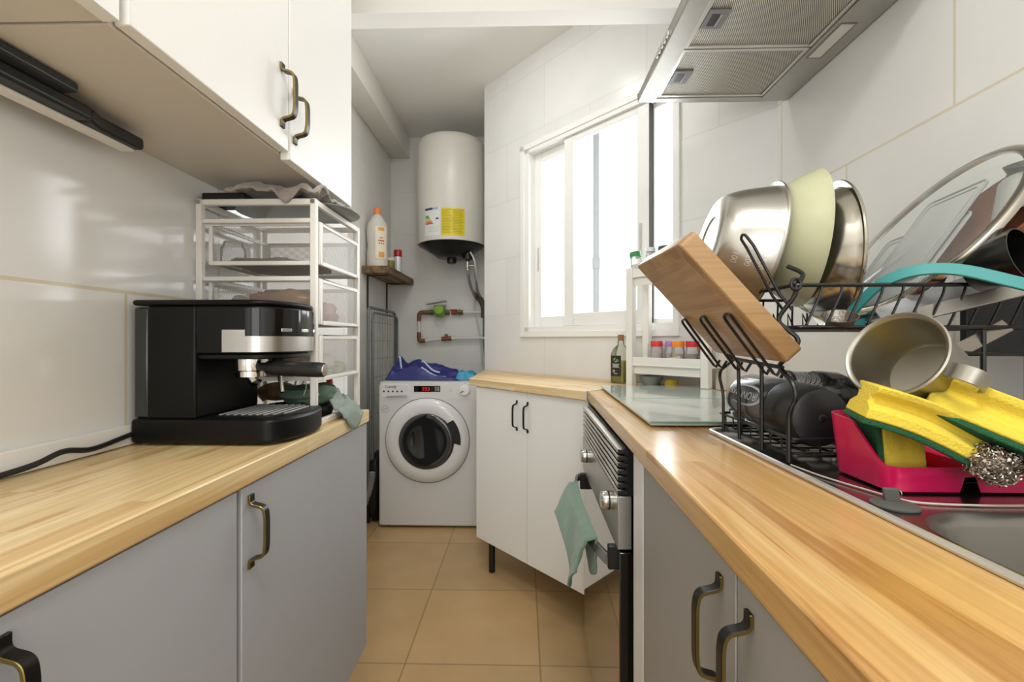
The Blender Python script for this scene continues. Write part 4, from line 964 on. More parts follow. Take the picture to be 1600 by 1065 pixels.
# ---- range hood
t = thing('range_hood', 'stainless steel range hood on the right wall above the hob', 'range hood', (.63, 1.27, 1.885))
hz, hx0, hx1, hy0, hy1 = 1.885, .385, .876, .945, 1.535
hst = pbr('hood steel', '#B0AEA8', .42, metal=.9, var=.08, vscale=18, bump=.05, bscale=60)
m = MB()
fx0, fx1, fya, fyb = .440, .785, 1.010, 1.510
m.box(hx0 + .004, fx0, hy0, hy1, hz, hz + .004).box(fx1, hx1, hy0, hy1, hz, hz + .004).box(fx0, fx1, hy0, fya, hz, hz + .004).box(fx0, fx1, fyb, hy1, hz, hz + .004)
m.box(hx0, hx0 + .004, hy0, hy1, hz, hz + .028).box(hx1 - .004, hx1, hy0, hy1, hz + .004, hz + .06).box(hx0 + .004, hx1 - .004, hy0, hy0 + .004, hz + .004, hz + .04).box(hx0 + .004, hx1 - .004, hy1 - .004, hy1, hz + .004, hz + .04)
m.add([(hx0, hy0, hz + .028), (hx0, hy1, hz + .028), (.70, 1.38, hz + .25), (.70, 1.14, hz + .25), (hx1, hy0, hz + .028), (hx1, hy1, hz + .028), (hx1, 1.38, hz + .25), (hx1, 1.14, hz + .25)], [(0, 1, 2, 3), (0, 3, 7, 4), (1, 5, 6, 2), (3, 2, 6, 7)])
m.box(.70, hx1, 1.14, 1.38, hz + .25, ZC - .002)
build('hood_body', m, hst, t, bevel=.0015, seg=1)
def stripe_mat():
    if 'expanded mesh' in _mc: return _mc['expanded mesh']
    m, nt, b = newmat('expanded mesh'); N, L = nt.nodes, nt.links
    tc = N.new('ShaderNodeTexCoord'); mp = N.new('ShaderNodeMapping'); mp.inputs['Rotation'].default_value = (0, 0, math.atan2(.556, .83)); L.new(tc.outputs['Object'], mp.inputs[0])
    wv = N.new('ShaderNodeTexWave'); wv.bands_direction = 'X'; wv.inputs['Scale'].default_value = 2 * PI / 20 / .0041; wv.inputs['Distortion'].default_value = .25; wv.inputs['Detail Scale'].default_value = 40; L.new(mp.outputs[0], wv.inputs[0])
    cr = N.new('ShaderNodeValToRGB'); cr.color_ramp.elements[0].position = .22; cr.color_ramp.elements[0].color = (*hexc('#5A564E'), 1); cr.color_ramp.elements[1].position = .55; cr.color_ramp.elements[1].color = (*hexc('#C6C2B8'), 1)
    L.new(wv.outputs['Fac'], cr.inputs[0]); L.new(cr.outputs[0], b.inputs['Base Color']); b.inputs['Metallic'].default_value = .5; b.inputs['Roughness'].default_value = .45
    bp = N.new('ShaderNodeBump'); bp.inputs['Strength'].default_value = .6; bp.inputs['Distance'].default_value = .001; L.new(wv.outputs['Fac'], bp.inputs['Height']); L.new(bp.outputs[0], b.inputs['Normal'])
    _mc['expanded mesh'] = m; return m
def filt(ya, yb, name='grease_filter'):
    m = MB(); w = .011; z = hz + .002
    for b in ((fx0, fx0 + w, ya, yb), (fx1 - w, fx1, ya, yb), (fx0 + w, fx1 - w, ya, ya + w), (fx0 + w, fx1 - w, yb - w, yb)): m.box(b[0], b[1], b[2], b[3], z, z + .008)
    f = build(name, m, pbr('filter frame', '#C9C7C2', .3, metal=.8), t, bevel=.001, seg=1)
    m = MB().box(fx0 + w, fx1 - w, ya + w, yb - w, z + .0035, z + .006)
    build('filter_mesh', m, stripe_mat(), f, flat=True, recalc=False)
    ly = (ya + yb) / 2 + .01
    lt = build('latch', MB().box(fx0 + .012, fx0 + .066, ly - .034, ly + .034, z - .001, z + .003), pbr('grey latch', '#85858A', .4), f, bevel=.001)
    m = MB().box(fx0 + .024, fx0 + .043, ly - .021, ly + .021, z - .0016, z - .0009); build('latch_slot', m, pbr('latch dark', '#2B2B2E', .4), lt)
    build('latch_grip', MB().box(fx0 + .044, fx0 + .048, ly - .02, ly + .02, z - .004, z - .0008), pbr('latch light', '#B4B4B8', .35), lt, bevel=.001)
filt(fya + .002, (fya + fyb) / 2 - .002); filt((fya + fyb) / 2 + .002, fyb - .002)
lp = build('lamp_cover', MB().box(.802, .836, 1.165, 1.30, hz - .0012, hz + .0005), pbr('lamp lens', '#D3D1CA', .25), t, bevel=.0008)
m = MB()
for b in ((.798, .802, 1.161, 1.304), (.836, .840, 1.161, 1.304), (.802, .836, 1.161, 1.165), (.802, .836, 1.30, 1.304)): m.box(*b, hz - .0016, hz - .0002)
build('lamp_frame', m, pbr('lamp frame grey', '#8F8D87', .35, metal=.6), lp)
for k in range(5):
    build('switch_button', MB().box(hx0 - .006, hx0 + .001, 1.205 + .022 * k, 1.219 + .022 * k, hz + .006, hz + .020), pbr('button alu', '#C6C4BE', .3, metal=.7), t, bevel=.0015)
# ================================================================ WHITE SHELF UNIT ON THE CORNER (wall frame)
t = thing('shelf_unit', 'small white two-tier plastic shelf standing in the corner under window', 'shelf', WMx @ V((1.32, -.095, CT)), WA)
wpl = pbr('white shelf plastic', '#E9E7E1', .4)
ax0, ax1, ay0, ay1 = 1.150, 1.490, -.168, -.022
for px, py, zb in ((ax0, ay0, CT), (ax1 - .03, ay0, CT + .0135), (ax0, ay1 - .03, CT), (ax1 - .03, ay1 - .03, CT)): cb('post', MB().box(px, px + .03, py, py + .03, zb, 1.379), wpl, t, bevel=.003)
for zt in (1.022, 1.372):
    m = MB().box(ax0 + .002, ax1 - .002, ay0 + .002, ay1 - .002, zt - .034, zt - .028)
    m.box(ax0 + .03, ax1 - .03, ay0 + .003, ay0 + .008, zt - .034, zt).box(ax0 + .03, ax1 - .03, ay1 - .008, ay1 - .003, zt - .034, zt).box(ax0 + .003, ax0 + .008, ay0 + .03, ay1 - .03, zt - .034, zt).box(ax1 - .008, ax1 - .003, ay0 + .03, ay1 - .03, zt - .034, zt)
    m.box(ax0 + .03, ax1 - .03, ay0 + .012, ay0 + .016, zt - .066, zt - .034)
    cb('shelf_tray', m, wpl, t, bevel=.0015)
zs = 1.022 - .028
def jar(lab, x, y, capc, bodyc, z0=zs, r=.0235, h=.070, cap=.022, tilt=0, cat='jar', name='spice_jar', grp=None):
    o_ = WMx @ V((x, y, z0)); t = thing(name, lab, cat, o_, 0, grp)
    M = Matrix.Translation(o_ + V((0, 0, .0005))) @ Matrix.Rotation(tilt, 4, V((WN.x, WN.y, 0)))
    gb = build('jar_body', MB().lathe([(0, 0), (r * .85, 0), (r, .003), (r, h * .75), (r * .86, h), (0, h)], M, 28), clear_mat('spice glass', gloss=.2, dens=.25), t)
    build('contents', MB().lathe([(0, .002), (r * .9, .003), (r * .9, h * .62), (0, h * .64)], M, 24), pbr('spice ' + bodyc, bodyc, .8, var=.25, vscale=250), t)
    build('cap', MB().lathe([(0, h), (r * .98, h), (r * .98, h + cap - .002), (r * .93, h + cap), (0, h + cap)], M, 32), pbr('cap ' + capc, capc, .35), t)
    return t
jar('clear spice jar with red cap, leftmost jar on lower tier of white shelf', 1.257, -.115, '#D8302C', '#C7A3A8', grp='spice jars on the white shelf')
jar('slim spice jar with lilac cap between red and orange capped jars', 1.303, -.095, '#B07CC0', '#A98A9A', r=.019, grp='spice jars on the white shelf')
jar('spice jar with orange cap on lower tier of white shelf', 1.348, -.115, '#F08A1C', '#B8935A', r=.024, grp='spice jars on the white shelf')
jar('spice jar with red cap and dark label right of orange capped jar', 1.403, -.112, '#C9252A', '#6B6A40', r=.024, grp='spice jars on the white shelf')
jar('red capped jar at right end of lower tier behind cutting board', 1.452, -.11, '#C9252A', '#5B6B46', h=.05, grp='spice jars on the white shelf')
jar('tilted jar with green cap on top of white shelf beside window', 1.166, -.105, '#2E8B4A', '#DADDD2', z0=1.372 - .022, r=.024, h=.080, cap=.022, tilt=-.14)
jar('white capped clear jar on top of white shelf behind cutting board', 1.222, -.10, '#E4E6EA', '#D5D8D8', z0=1.372 - .028, r=.020, h=.100, cap=.016)
jar('dark grey jar on top tier of white shelf behind cutting board', 1.288, -.10, '#3D4150', '#3A3A42', z0=1.372 - .028, r=.030, h=.090, cap=.022)
P = WMx @ V((1.222, -.06, zs))
tag(build('plastic_box', MB().box(1.195, 1.262, -.085, -.035, zs + .0005, zs + .085).xf(WMx), clear_mat('frosted box', gloss=.2, dens=.55, dcol=(.85, .84, .78)), bevel=.006), 'frosted plastic box behind red capped jar on white shelf', 'box')
tag(build('paper_packet', MB().obox((1.345, -.158 + .009, zs + .016), V((.036, 0, .006)), V((0, .003, .004)), V((-.004, -.004, .012))).xf(WMx), pbr('silver paper', '#B9B6AE', .35, metal=.3), bevel=.002), 'silver paper packet lying before the orange capped spice jar', 'packet')
tag(build('paper_sheet', MB().box(1.195, 1.255, -.15, -.11, zs + .0005, zs + .004).xf(WMx), pbr('blue white print', '#C8CEDC', .5)), 'folded white and blue paper at left end of lower shelf tier', 'paper')
o_ = WMx @ V((1.215, -.085, CT)); 
tag(build('bowl', MB().lathe([(0, 0), (.028, 0), (.045, .03), (.047, .04), (.044, .04), (.027, .004), (0, .004)], Matrix.Translation(o_ + V((0, 0, .0005))), 32), pbr('blue grey bowl', '#8FA3AE', .35)), 'blue grey bowl under the white shelf unit', 'bowl')
o_ = WMx @ V((1.305, -.09, CT))
tag(build('sponge_cloth', MB().lathe([(0, 0), (.024, 0), (.026, .02), (.018, .032), (0, .034)], Matrix.Translation(o_ + V((0, 0, .0005))), 20), pbr('yellow cloth', '#D9BE3C', .8)), 'yellow folded cloth under the white shelf unit', 'cloth')
# oil bottle
t = thing('oil_bottle', 'square glass oil bottle with cork and black label beside white shelf', 'bottle', (.425, 1.985, CT))
Mo = Matrix.Translation((.425, 1.985, CT + .0005)) @ Matrix.Rotation(WA, 4, 'Z')
def sq(r, z, e=.62):
    return [(math.copysign(abs(math.cos(a)) ** e, math.cos(a)) * r, math.copysign(abs(math.sin(a)) ** e, math.sin(a)) * r, z) for a in [2 * PI * k / 32 for k in range(32)]]
def sqloft(rows):
    m = MB(); vs = [p for r, z, e in rows for p in sq(r, z, e)]; n = 32; fs = [tuple(range(n - 1, -1, -1))]
    for i in range(len(rows) - 1): fs += [(i * n + k, i * n + (k + 1) % n, (i + 1) * n + (k + 1) % n, (i + 1) * n + k) for k in range(n)]
    fs.append(tuple((len(rows) - 1) * n + k for k in range(n))); return m.add(vs, fs).xf(Mo)
build('glass', sqloft([(.033, 0, .5), (.036, .004, .5), (.036, .125, .5), (.030, .146, .7), (.014, .165, 1), (.013, .188, 1)]), clear_mat('bottle glass', tint=(.92, .95, .88), gloss=.25, dens=.06), t)
build('oil', sqloft([(.031, .003, .5), (.033, .006, .5), (.033, .095, .5), (.032, .096, .5)]), pbr('olive oil', '#A9A01E', .15, spec=.6), t)
lb = build('label', MB().box(-.026, .026, -.0372, -.0364, .030, .118).xf(Mo), pbr('black label', '#1D1F1C', .5), t)
m = MB()
for z_, w_ in ((.080, .018), (.074, .014), (.068, .017), (.040, .008)): m.box(-w_, w_, -.0378, -.0373, z_, z_ + .0026)
m.xf(Mo)
build('label_print', m, pbr('pale print', '#D9E0D6', .8), lb)
m = MB()
for a, x, z in ((.7, -.007, .103), (-.7, .008, .098), (.2, .001, .093)): m.add([Mo @ V((x + .010 * math.cos(a + k * PI / 4 * 2) * (1 if k % 2 == 0 else .45), -.0374, z + .010 * math.sin(a + k * PI / 4 * 2) * (1 if k % 2 == 0 else .45))) for k in range(4)], [(0, 1, 2, 3)])
build('label_leaf', m, pbr('leaf green print', '#6FA548', .5), lb, recalc=False)
m = MB().lathe([(.0035, 0), (.006, 0), (.006, .0002), (.0035, .0002)], Mo @ frameM((-.010, -.0374, .052), (1, 0, 0), (0, 0, 1), (0, -1, 0)), 18, closed=True)
build('label_seal', m, pbr('cream print', '#DEDC9A', .5), lb)
build('cork', MB().lathe([(0, .182), (.012, .182), (.013, .207), (0, .208)], Mo, 20), pbr('cork', '#9A6B42', .8), t)

# ================================================================ DISH RACK
t = rack = thing('dish_rack', 'black wire two-tier dish rack standing on the sink drainboard', 'dish rack', (.57, .80, CT + .002))
R = .0026
RX0, RX1, RY0, RY1 = .392, .775, .680, .945
zf = CT + .0045
def wire(name, lines, r=R, n=8):
    m = MB()
    for L_ in lines: m.tube(L_[0] if isinstance(L_, tuple) and isinstance(L_[1], bool) else L_, r, n, closed=(isinstance(L_, tuple) and isinstance(L_[1], bool) and L_[1]))
    return build(name, m, black_wire, rack)
wire('rail', [smooth_path([(RX0, .852, 1.0555), (RX0 - .002, .77, 1.052), (RX0, .697, 1.0485)], 4)], .0032)
# lyre shaped end legs and two straight ones
wire('leg', [fillet([(RX0 + .004, .909, zf), (RX0 + .004, .909, .985), (RX0 + .002, .922, 1.015), (RX0 + .001, .915, 1.03), (RX0, .852, 1.0555)], .02)], .003)
wire('leg', [[(RX0 + .003, .84, zf), (RX0, .838, 1.055)]], .0033)
wire('leg', [[(RX0 + .001, .759, zf), (RX0, .757, 1.052)]], .0033)
wire('leg', [fillet([(RX0, .681, zf), (RX0, .681, .986), (RX0 + .002, .666, 1.006), (RX0 + .002, .672, 1.026), (RX0, .706, 1.049)], .02)], .0036)
for y in (.700, .930): wire('leg', [[(RX1 - .02, y, zf), (RX1 - .02, y, 1.17)]], .0033)
wire('leg', [[(.675, RY0 + .004, zf), (.675, RY0 + .004, 1.105)]], .0036)
wire('cup_bar', [[(.636, RY0 + .004, 1.0715), (.80, RY0 + .004, 1.067)], [(.638, RY0 + .004, 1.062), (.638, RY0 + .004, 1.079)]], .0028)
# three leaning plate loops on the aisle side
for yb in (.905, .812, .716):
    for q in (0,):
        a, b = yb + .0135, yb - .0135
        P = [(RX0 + .002, a + .002, 1.050), (RX0 - .006, a + .001, 1.036), (RX0 - .011, a, 1.040)] + [(RX0 - .011 - .060 * k / 6, a, 1.040 + .082 * k / 6) for k in range(1, 7)]
        top = [(RX0 - .074, yb + .0135 * math.cos(w), 1.124 + .007 * math.sin(w)) for w in [PI * k / 6 for k in range(1, 6)]]
        Q = [(x, b - (y - a), z) for x, y, z in reversed(P)]
        wire('plate_loop', [P + top + Q], .0024)
# tall loop behind the cutting board
for yb in (.700, .90):
    P = [(RX0 + .010, yb + .011, 1.135), (RX0 - .008, yb + .010, 1.158), (.345, yb + .010, 1.232)] + [(.338 - .004 * math.sin(w), yb + .010 * math.cos(w), 1.240 + .010 * math.sin(w)) for w in [PI * k / 6 for k in range(1, 6)]] + [(.345, yb - .010, 1.232), (RX0 - .008, yb - .010, 1.158), (RX0 + .010, yb - .011, 1.135)]
    wire('plate_loop', [P], .0022)
# side support from upper basket corner down to the rail
wire('side_support', [smooth_path([(.413, .72, 1.205), (.424, .70, 1.190), (RX0 + .014, RY0 + .004, 1.172), (RX0 + .010, RY0 + .004, 1.155), (RX0 - .006, RY0 + .016, 1.122), (RX0 + .002, RY0 + .006, 1.105), (RX0 + .012, RY0 + .002, 1.094), (RX0 + .012, RY0 + .002, 1.082), (RX0, .705, 1.052)], 6)], .0034)
wire('side_support', [smooth_path([(RX0 + .010, RY1, 1.172), (RX0 - .004, RY1 - .01, 1.12), (RX0 + .004, RY1 - .02, 1.08), (RX0, .86, 1.055)], 6)], .0034)
wire('corner_ring', [([(RX0 + .010 + .007 * math.cos(a), RY0, 1.172 + .008 * math.sin(a)) for a in [2 * PI * k / 16 for k in range(16)]], True)], .0026)
# upper basket
zt, zb = 1.171, 1.109
ub = wire('upper_basket', [(fillet([(RX0 + .008, RY0, zt), (RX1, RY0, zt), (RX1, RY1, zt), (RX0 + .008, RY1, zt)], .012, 4, True), True), (fillet([(RX0 + .016, RY0 + .004, zb), (RX1 - .012, RY0 + .004, zb), (RX1 - .012, RY1 - .02, zb), (RX0 + .016, RY1 - .02, zb)], .010, 4, True), True)], .0030)
ws = []
for k in range(12):
    x = RX0 + .036 + .0295 * k
    ws.append(fillet([(x + .012, RY0, zt), (x + .010, RY0 + .0005, zt - .012), (x - .010, RY0 + .004, zb), (x - .004, RY0 + .03, zb - .001), (x, RY1 - .03, zb - .001), (x - .006, RY1 - .018, zb + .004), (x + .006, RY1, zt)], .006, 3))
for k in range(11):
    x = RX0 + .05 + .0295 * k
    ws.append([(x, RY1 - .021, zb), (x + .007, RY1 - .008, zb + .034), (x + .014, RY1 - .021, zb)])
wire('basket_wires', ws, .0019, 6)
# lower basket just above the drainboard
lb = [(fillet([(RX0 + .006, RY0 + .003, .919), (RX1 - .03, RY0 + .003, .919), (RX1 - .03, RY1 - .02, .919), (RX0 + .006, RY1 - .02, .919)], .01, 4, True), True), (fillet([(RX0 + .004, RY0 + .001, .944), (RX1 - .028, RY0 + .001, .944), (RX1 - .028, RY1 - .018, .944), (RX0 + .004, RY1 - .018, .944)], .01, 4, True), True)]
wire('lower_basket', lb, .0026)
ws = []
for k in range(7): y = RY0 + .03 + .032 * k; ws.append([(RX0 + .005, y, .944), (RX0 + .007, y, .917), (RX1 - .032, y, .917), (RX1 - .029, y, .944)])
for k in range(8): x = RX0 + .045 + .04 * k; ws.append([(x, RY0 + .002, .944), (x + .004, RY0 + .004, .9155), (x + .004, RY1 - .022, .9155), (x, RY1 - .019, .944)])
wire('basket_wires', ws, .0017, 6)

# ---- cutting board leaning on the loops
D, Cc, up_ = V((.3875, .922, 1.064)), V((.3865, .672, 1.056)), V((-.157, .0, .170)).normalized()
e1 = (Cc - D).normalized(); up_ = (up_ - e1 * up_.dot(e1)).normalized(); n_ = up_.cross(e1).normalized()
if n_.x < 0: n_ = -n_
Wd, Hd, Td = (Cc - D).length, .236, .030
Mb = Matrix(((e1.x, up_.x, n_.x, D.x), (e1.y, up_.y, n_.y, D.y), (e1.z, up_.z, n_.z, D.z), (0, 0, 0, 1)))
t = thing('cutting_board', 'thick wooden cutting board tilted against the black dish rack loops', 'cutting board', (.35, .80, 1.056))
cbw = pine('board wood along length', 'Y', .3, '#A58460', '#8E6E48', '#B5946C', .6, .05, False, 2.2)
cbe = pine('board wood rim', 'X', .3, '#A07C50', '#87653B', '#AE8B5E', .55, .07, False, 2.2)
bt = MB()
bt.prism(rrect(0, Wd, 0, Hd, .008, 3), 0, Td, M=Mb)
o = build('board', bt, cbe, t, bevel=.0025)
build('face_panel', MB().prism([(.006, .006), (Wd - .022, .006), (Wd - .022, Hd - .022), (.006, Hd - .022)], -.0010, .001, M=Mb), cbw, t, bevel=.0005, seg=1)

# ---- three bowls standing on edge in the upper basket
def bowl(name, lab, Crim, d, R_, depth, rb, mat, lip=.006, foot=True, curve=.55, mark=False):
    d = V(d).normalized(); Crim = V(Crim); M = axisM(Crim - d * depth, d)
    prof = [(0, .002), (rb * .6, .002), (rb * .62, 0), (rb, 0)]
    for k in range(1, 13):
        a = k / 12; prof.append((rb + (R_ - lip - rb) * (a ** curve), depth * a))
    inner = [(r - .0018 if r > .002 else 0, z + .0016) for r, z in prof]
    lipc = [(R_ - lip * .5, depth + .0018), (R_, depth + .0008), (R_ + .0010, depth - .0018), (R_ - .0004, depth - .0040)] if lip else []
    full = prof[:-1] + [(R_ - lip, depth - .002)] + lipc[::-1] + inner[::-1]
    t = thing(name, lab, 'bowl', (Crim.x, Crim.y, Crim.z - R_), 0)
    o = build('bowl_body', MB().lathe(full, M, 72), mat, t, angle=50)
    return t, M, prof
st_bowl = pbr('bowl steel', '#C4C1BA', .26, metal=1., var=.04, vscale=12)
tb1, M1, pr1 = bowl('mixing_bowl', 'steel mixing bowl with embossed measures just behind the cutting board', (.4299, .857, 1.2522), (.9685, -.0965, -.23), .1275, .086, .082, st_bowl, .007, curve=.62)
bowl('mixing_bowl', 'pale green bowl standing between the two steel bowls', (.504, .822, 1.2685), (.965, -.25, -.09), .120, .066, .052, pbr('pale green enamel', '#BDBE9C', .25, coat=.2), 0, curve=.42)
bowl('mixing_bowl', 'wide-rimmed steel bowl right of the pale green bowl', (.5525, .827, 1.2392), (.972, -.2346, -.0091), .1293, .058, .07, pbr('bowl steel bright', '#BDB9AE', .18, metal=1.), .010, curve=.55)
# embossed numbers on the first bowl
def bmap(p, s0, th0):
    # p.x runs around the bowl, p.y along the wall
    z = s0 + p.y; a = max(0., min(1., z / .086)); r = .082 + (.1275 - .007 - .082) * a ** .62 + .0004
    th = th0 + p.x / r; return M1 @ V((r * math.cos(th), r * math.sin(th), z))
def th_of(w):
    q = M1.inverted().to_3x3() @ V(w); return math.atan2(q.y, q.x)
th0 = th_of((-.15, -.75, -.30))
m = MB()
for s, z in (('100', .026), ('200', .046), ('500', .066)):
    m.text(s, .013, None, ext=0, bend=lambda p, z=z: bmap(p, z, th0))
build('measure_marks', m, pbr('embossed mark', '#E4E0D6', .3, metal=.8), tb1, recalc=False)

# ---- glass lid, plastic lids, brown bowl
LC = V((.6852, .80, 1.2692)); Ln = V((-.80, .10, .59)).normalized(); LR = .1660
LM = axisM(LC, Ln)
t = thing('glass_cover', 'large round glass pan lid with steel rim leaning in the dish rack', 'lid', (LC.x, LC.y, LC.z - .1))
build('rim', MB().lathe([(LR - .0135, .0022), (LR - .004, .0032), (LR, .0012), (LR + .001, -.003), (LR - .001, -.009), (LR - .0035, -.009), (LR - .004, -.002), (LR - .0135, -.0006)], LM, 84, closed=True), chrome if False else pbr('lid rim steel', '#C4BFB4', .2, metal=1.), t, label='polished steel rim')
dome = [(LR - .010, .001)] + [((LR - .010) * math.cos(k * PI / 2 / 10), .001 + .020 * math.sin(k * PI / 2 / 10)) for k in range(1, 10)] + [(0, .021)]
build('glass_dome', MB().lathe(dome, LM, 64), clear_mat('lid glass', tint=(.94, .96, .94), gloss=.16, dens=.10, dcol=(.85, .88, .85)), t, recalc=False)
Lu = V((.59, 0, .8)); Lu = (Lu - Ln * Lu.dot(Ln)).normalized(); Lv = Ln.cross(Lu).normalized()   # up the lid / along the lid
def plate(c, w, h, r, th): return MB().prism(rrect(-w / 2, w / 2, -h / 2, h / 2, r, 5), 0, th, M=frameM(c, Lu, Lv, Ln))
milky = clear_mat('milky lid plastic', gloss=.25, dens=.66, dcol=(.93, .93, .93), rough=.1)
def boxlid(lab, c, w, h, off):
    c = LC + Lu * c[0] + Lv * c[1] + Ln * off
    t = thing('container_lid', lab, 'lid', (c.x, c.y, c.z - .06))
    build('lid_plate', plate(c, w, h, .014, .0016), milky, t, bevel=.0004, seg=1)
    m = MB()
    for g in (.001, .012): 
        P = [frameM(c + Ln * .002, Lu, Lv, Ln) @ V((x, y, 0)) for x, y in rrect(-w / 2 + g, w / 2 - g, -h / 2 + g, h / 2 - g, .013 - g * .5, 5)]
        m.tube(P, .0012 if g > .01 else .002, 6, True)
    build('lid_ridge', m, clear_mat('clear ridge plastic', gloss=.45, dens=.42, dcol=(.97, .97, .97), rough=.08), t)
boxlid('clear rectangular container lid behind the glass pan lid, larger and lower one', (-.070, .030), .215, .190, -.014)
boxlid('clear rectangular container lid behind the glass pan lid, smaller upper one', (.005, .004), .190, .125, -.008)
bc = LC + Lu * .034 - Ln * .030 - Lv * .076
t = thing('serving_bowl', 'shallow brown bowl lying below the glass pan lid', 'bowl', (bc.x, bc.y, bc.z - .1))
build('bowl_body', MB().lathe([(0, -.036), (.048, -.036), (.074, -.030), (.090, -.009), (.094, 0), (.092, .001), (.088, -.007), (.072, -.026), (.047, -.033), (0, -.033)], axisM(bc, Ln), 64), pbr('brown glazed ware', '#8C4A22', .2, coat=.4, var=.15, vscale=18), t)
# ---- cups at the right edge
def tumbler(name, lab, cat, rimc, d, r, L_, mat, tp=.85, th=.0018):
    d = V(d).normalized(); M = axisM(V(rimc) - d * L_, d)
    return tag(build(name, MB().lathe([(0, 0), (r * tp, 0), (r * tp + .001, .002), (r, L_), (r - th, L_), (r * tp - th, .003), (0, .003)], M, 48), mat), lab, cat)
tumbler('cup', 'black cup lying with its open end towards the aisle at right edge', 'cup', (.6748, .6288, 1.2060), (.33, -.88, .22), .0375, .055, pbr('black cup', '#0E0E0E', .25), .9)
tumbler('cup', 'clear plastic cup upside down above the black cup', 'cup', (.750, .690, 1.2675), (-.25, -.25, -.93), .042, .065, clear_mat('clear cup', gloss=.4, dens=.42, dcol=(.9, .88, .84)), .8)
t = thing('ladle', 'black ladle with its round head at right photo edge above the clear cup', 'ladle', (.78, .74, 1.12))
LMx = axisM(V((.778, .70, 1.3350)), (-.3, -.2, .9))
build('bowl', MB().lathe([(0, 0), (.02, .001), (.034, .010), (.040, .026), (.038, .026), (.031, .012), (.018, .004), (0, .003)], LMx, 36), black_pl, t)
q = LMx @ V((0, 0, .024)) + V((.012, .036, .004))
build('handle', MB().tube(smooth_path([q, q + V((.004, .020, -.004)), V((.80, .80, 1.30)), V((.79, .86, 1.23)), V((.765, .90, 1.115))], 6), .0055, 10), black_pl, t)
# teal ring
P = smooth_path([(.436, .628, 1.116), (.437, .606, 1.134), (.446, .578, 1.160), (.465, .553, 1.172), (.495, .53, 1.170), (.53, .497, 1.150), (.575, .475, 1.130), (.635, .478, 1.128), (.685, .53, 1.150), (.705, .60, 1.172), (.69, .675, 1.182), (.635, .70, 1.168), (.57, .69, 1.142), (.505, .672, 1.118), (.458, .652, 1.110)], 6, True)
P = [V((p.x * 1.2, p.y * 1.2, 1.09 + (p.z - 1.09) * 1.2)) for p in P]
tag(build('silicone_ring', MB().sweep(P, .0160, .0052, (.1, .25, 1), True), pbr('teal silicone', '#3E9492', .45), bevel=.001), 'teal silicone ring lying in upper basket of the dish rack', 'seal')
# flat steel utensils in the basket
def bar(name, lab, cat, a, b, w, th, mat, wd=(0, .4, 1)):
    a, b = V(a), V(b); d = (b - a); s = V(wd); s = (s - d.normalized() * s.dot(d.normalized())).normalized(); n = d.cross(s).normalized()
    return tag(build(name, MB().obox((a + b) / 2, d / 2, s * w / 2, n * th / 2), mat, bevel=.001), lab, cat)
bar('steel_tongs', 'wide flat steel utensil lying in upper basket under teal ring', 'utensil', (.585, .690, 1.128), (.735, .665, 1.168), .020, .006, pbr('utensil steel', '#A7A29A', .35, metal=.9))
bar('server', 'clear plastic server lying beside the flat steel utensil', 'utensil', (.55, .715, 1.125), (.70, .715, 1.178), .032, .003, clear_mat('clear server', gloss=.4, dens=.35, dcol=(.8, .8, .8)))
bar('flat_utensil', 'straight flat steel handle sticking out behind saucepan below the basket', 'utensil', (.632, .689, 1.068), (.712, .686, 1.112), .020, .004, pbr('handle steel', '#8E867C', .35, metal=.9))
o = tag(build('baking_tray', MB().box(.715, .862, .752, .764, 1.064, 1.160), pbr('dark baking tray', '#1B1B1C', .45), bevel=.003), 'black rectangular tray standing at wall end of the dish rack', 'tray')
tag(build('foil_cup', MB().lathe([(0, 0), (.016, 0), (.024, .016), (.023, .016), (.015, .001), (0, .001)], axisM(V((.478, .70, 1.112)), (-.2, -.4, .9)), 24), pbr('crumpled foil', '#9A9288', .3, metal=.9, bump=1., bscale=150)), 'crumpled foil cup inside the teal ring', 'foil')

# ---- saucepan
pc = V((.4478, .56, 1.0732)); pn = V((-.856, -.331, .404)).normalized(); PR, PD = .0525, .072
PM = axisM(pc - pn * PD, pn)
t = thing('milk_pan', 'small steel pan with band handle lying tilted on the yellow sponges', 'pan', (pc.x, pc.y, pc.z - .06))
ss = pbr('pan steel', '#A6A196', .40, metal=1., var=.05, vscale=20)
rb = PR * .86
prof = [(0, .001), (rb * .55, .001), (rb * .6, 0), (rb * .92, 0), (rb, .004), (PR - .002, PD - .003), (PR + .002, PD - .0015), (PR + .0026, PD + .0008), (PR + .001, PD + .0024), (PR - .002, PD + .001), (PR - .0038, PD - .004), (rb - .0018, .007), (rb * .9, .0028), (0, .0028)]
build('pan_body', MB().lathe(prof, PM, 72), ss, t, angle=50)
e = V((.45, -.80, -.30)); e = (e - pn * e.dot(pn)).normalized(); s_ = pn.cross(e).normalized()
hp = [pc + e * (PR - .001) - pn * .010, pc + e * (PR + .016) - pn * .009, pc + e * (PR + .025) - pn * .018, pc + e * (PR + .023) - pn * .038, pc + e * (PR + .008) - pn * .050, pc + e * (PR - .007) - pn * .051]
build('handle', MB().sweep(smooth_path(hp, 6), .018, .0022, s_), ss, t, bevel=.0006, seg=1, label='steel band handle')

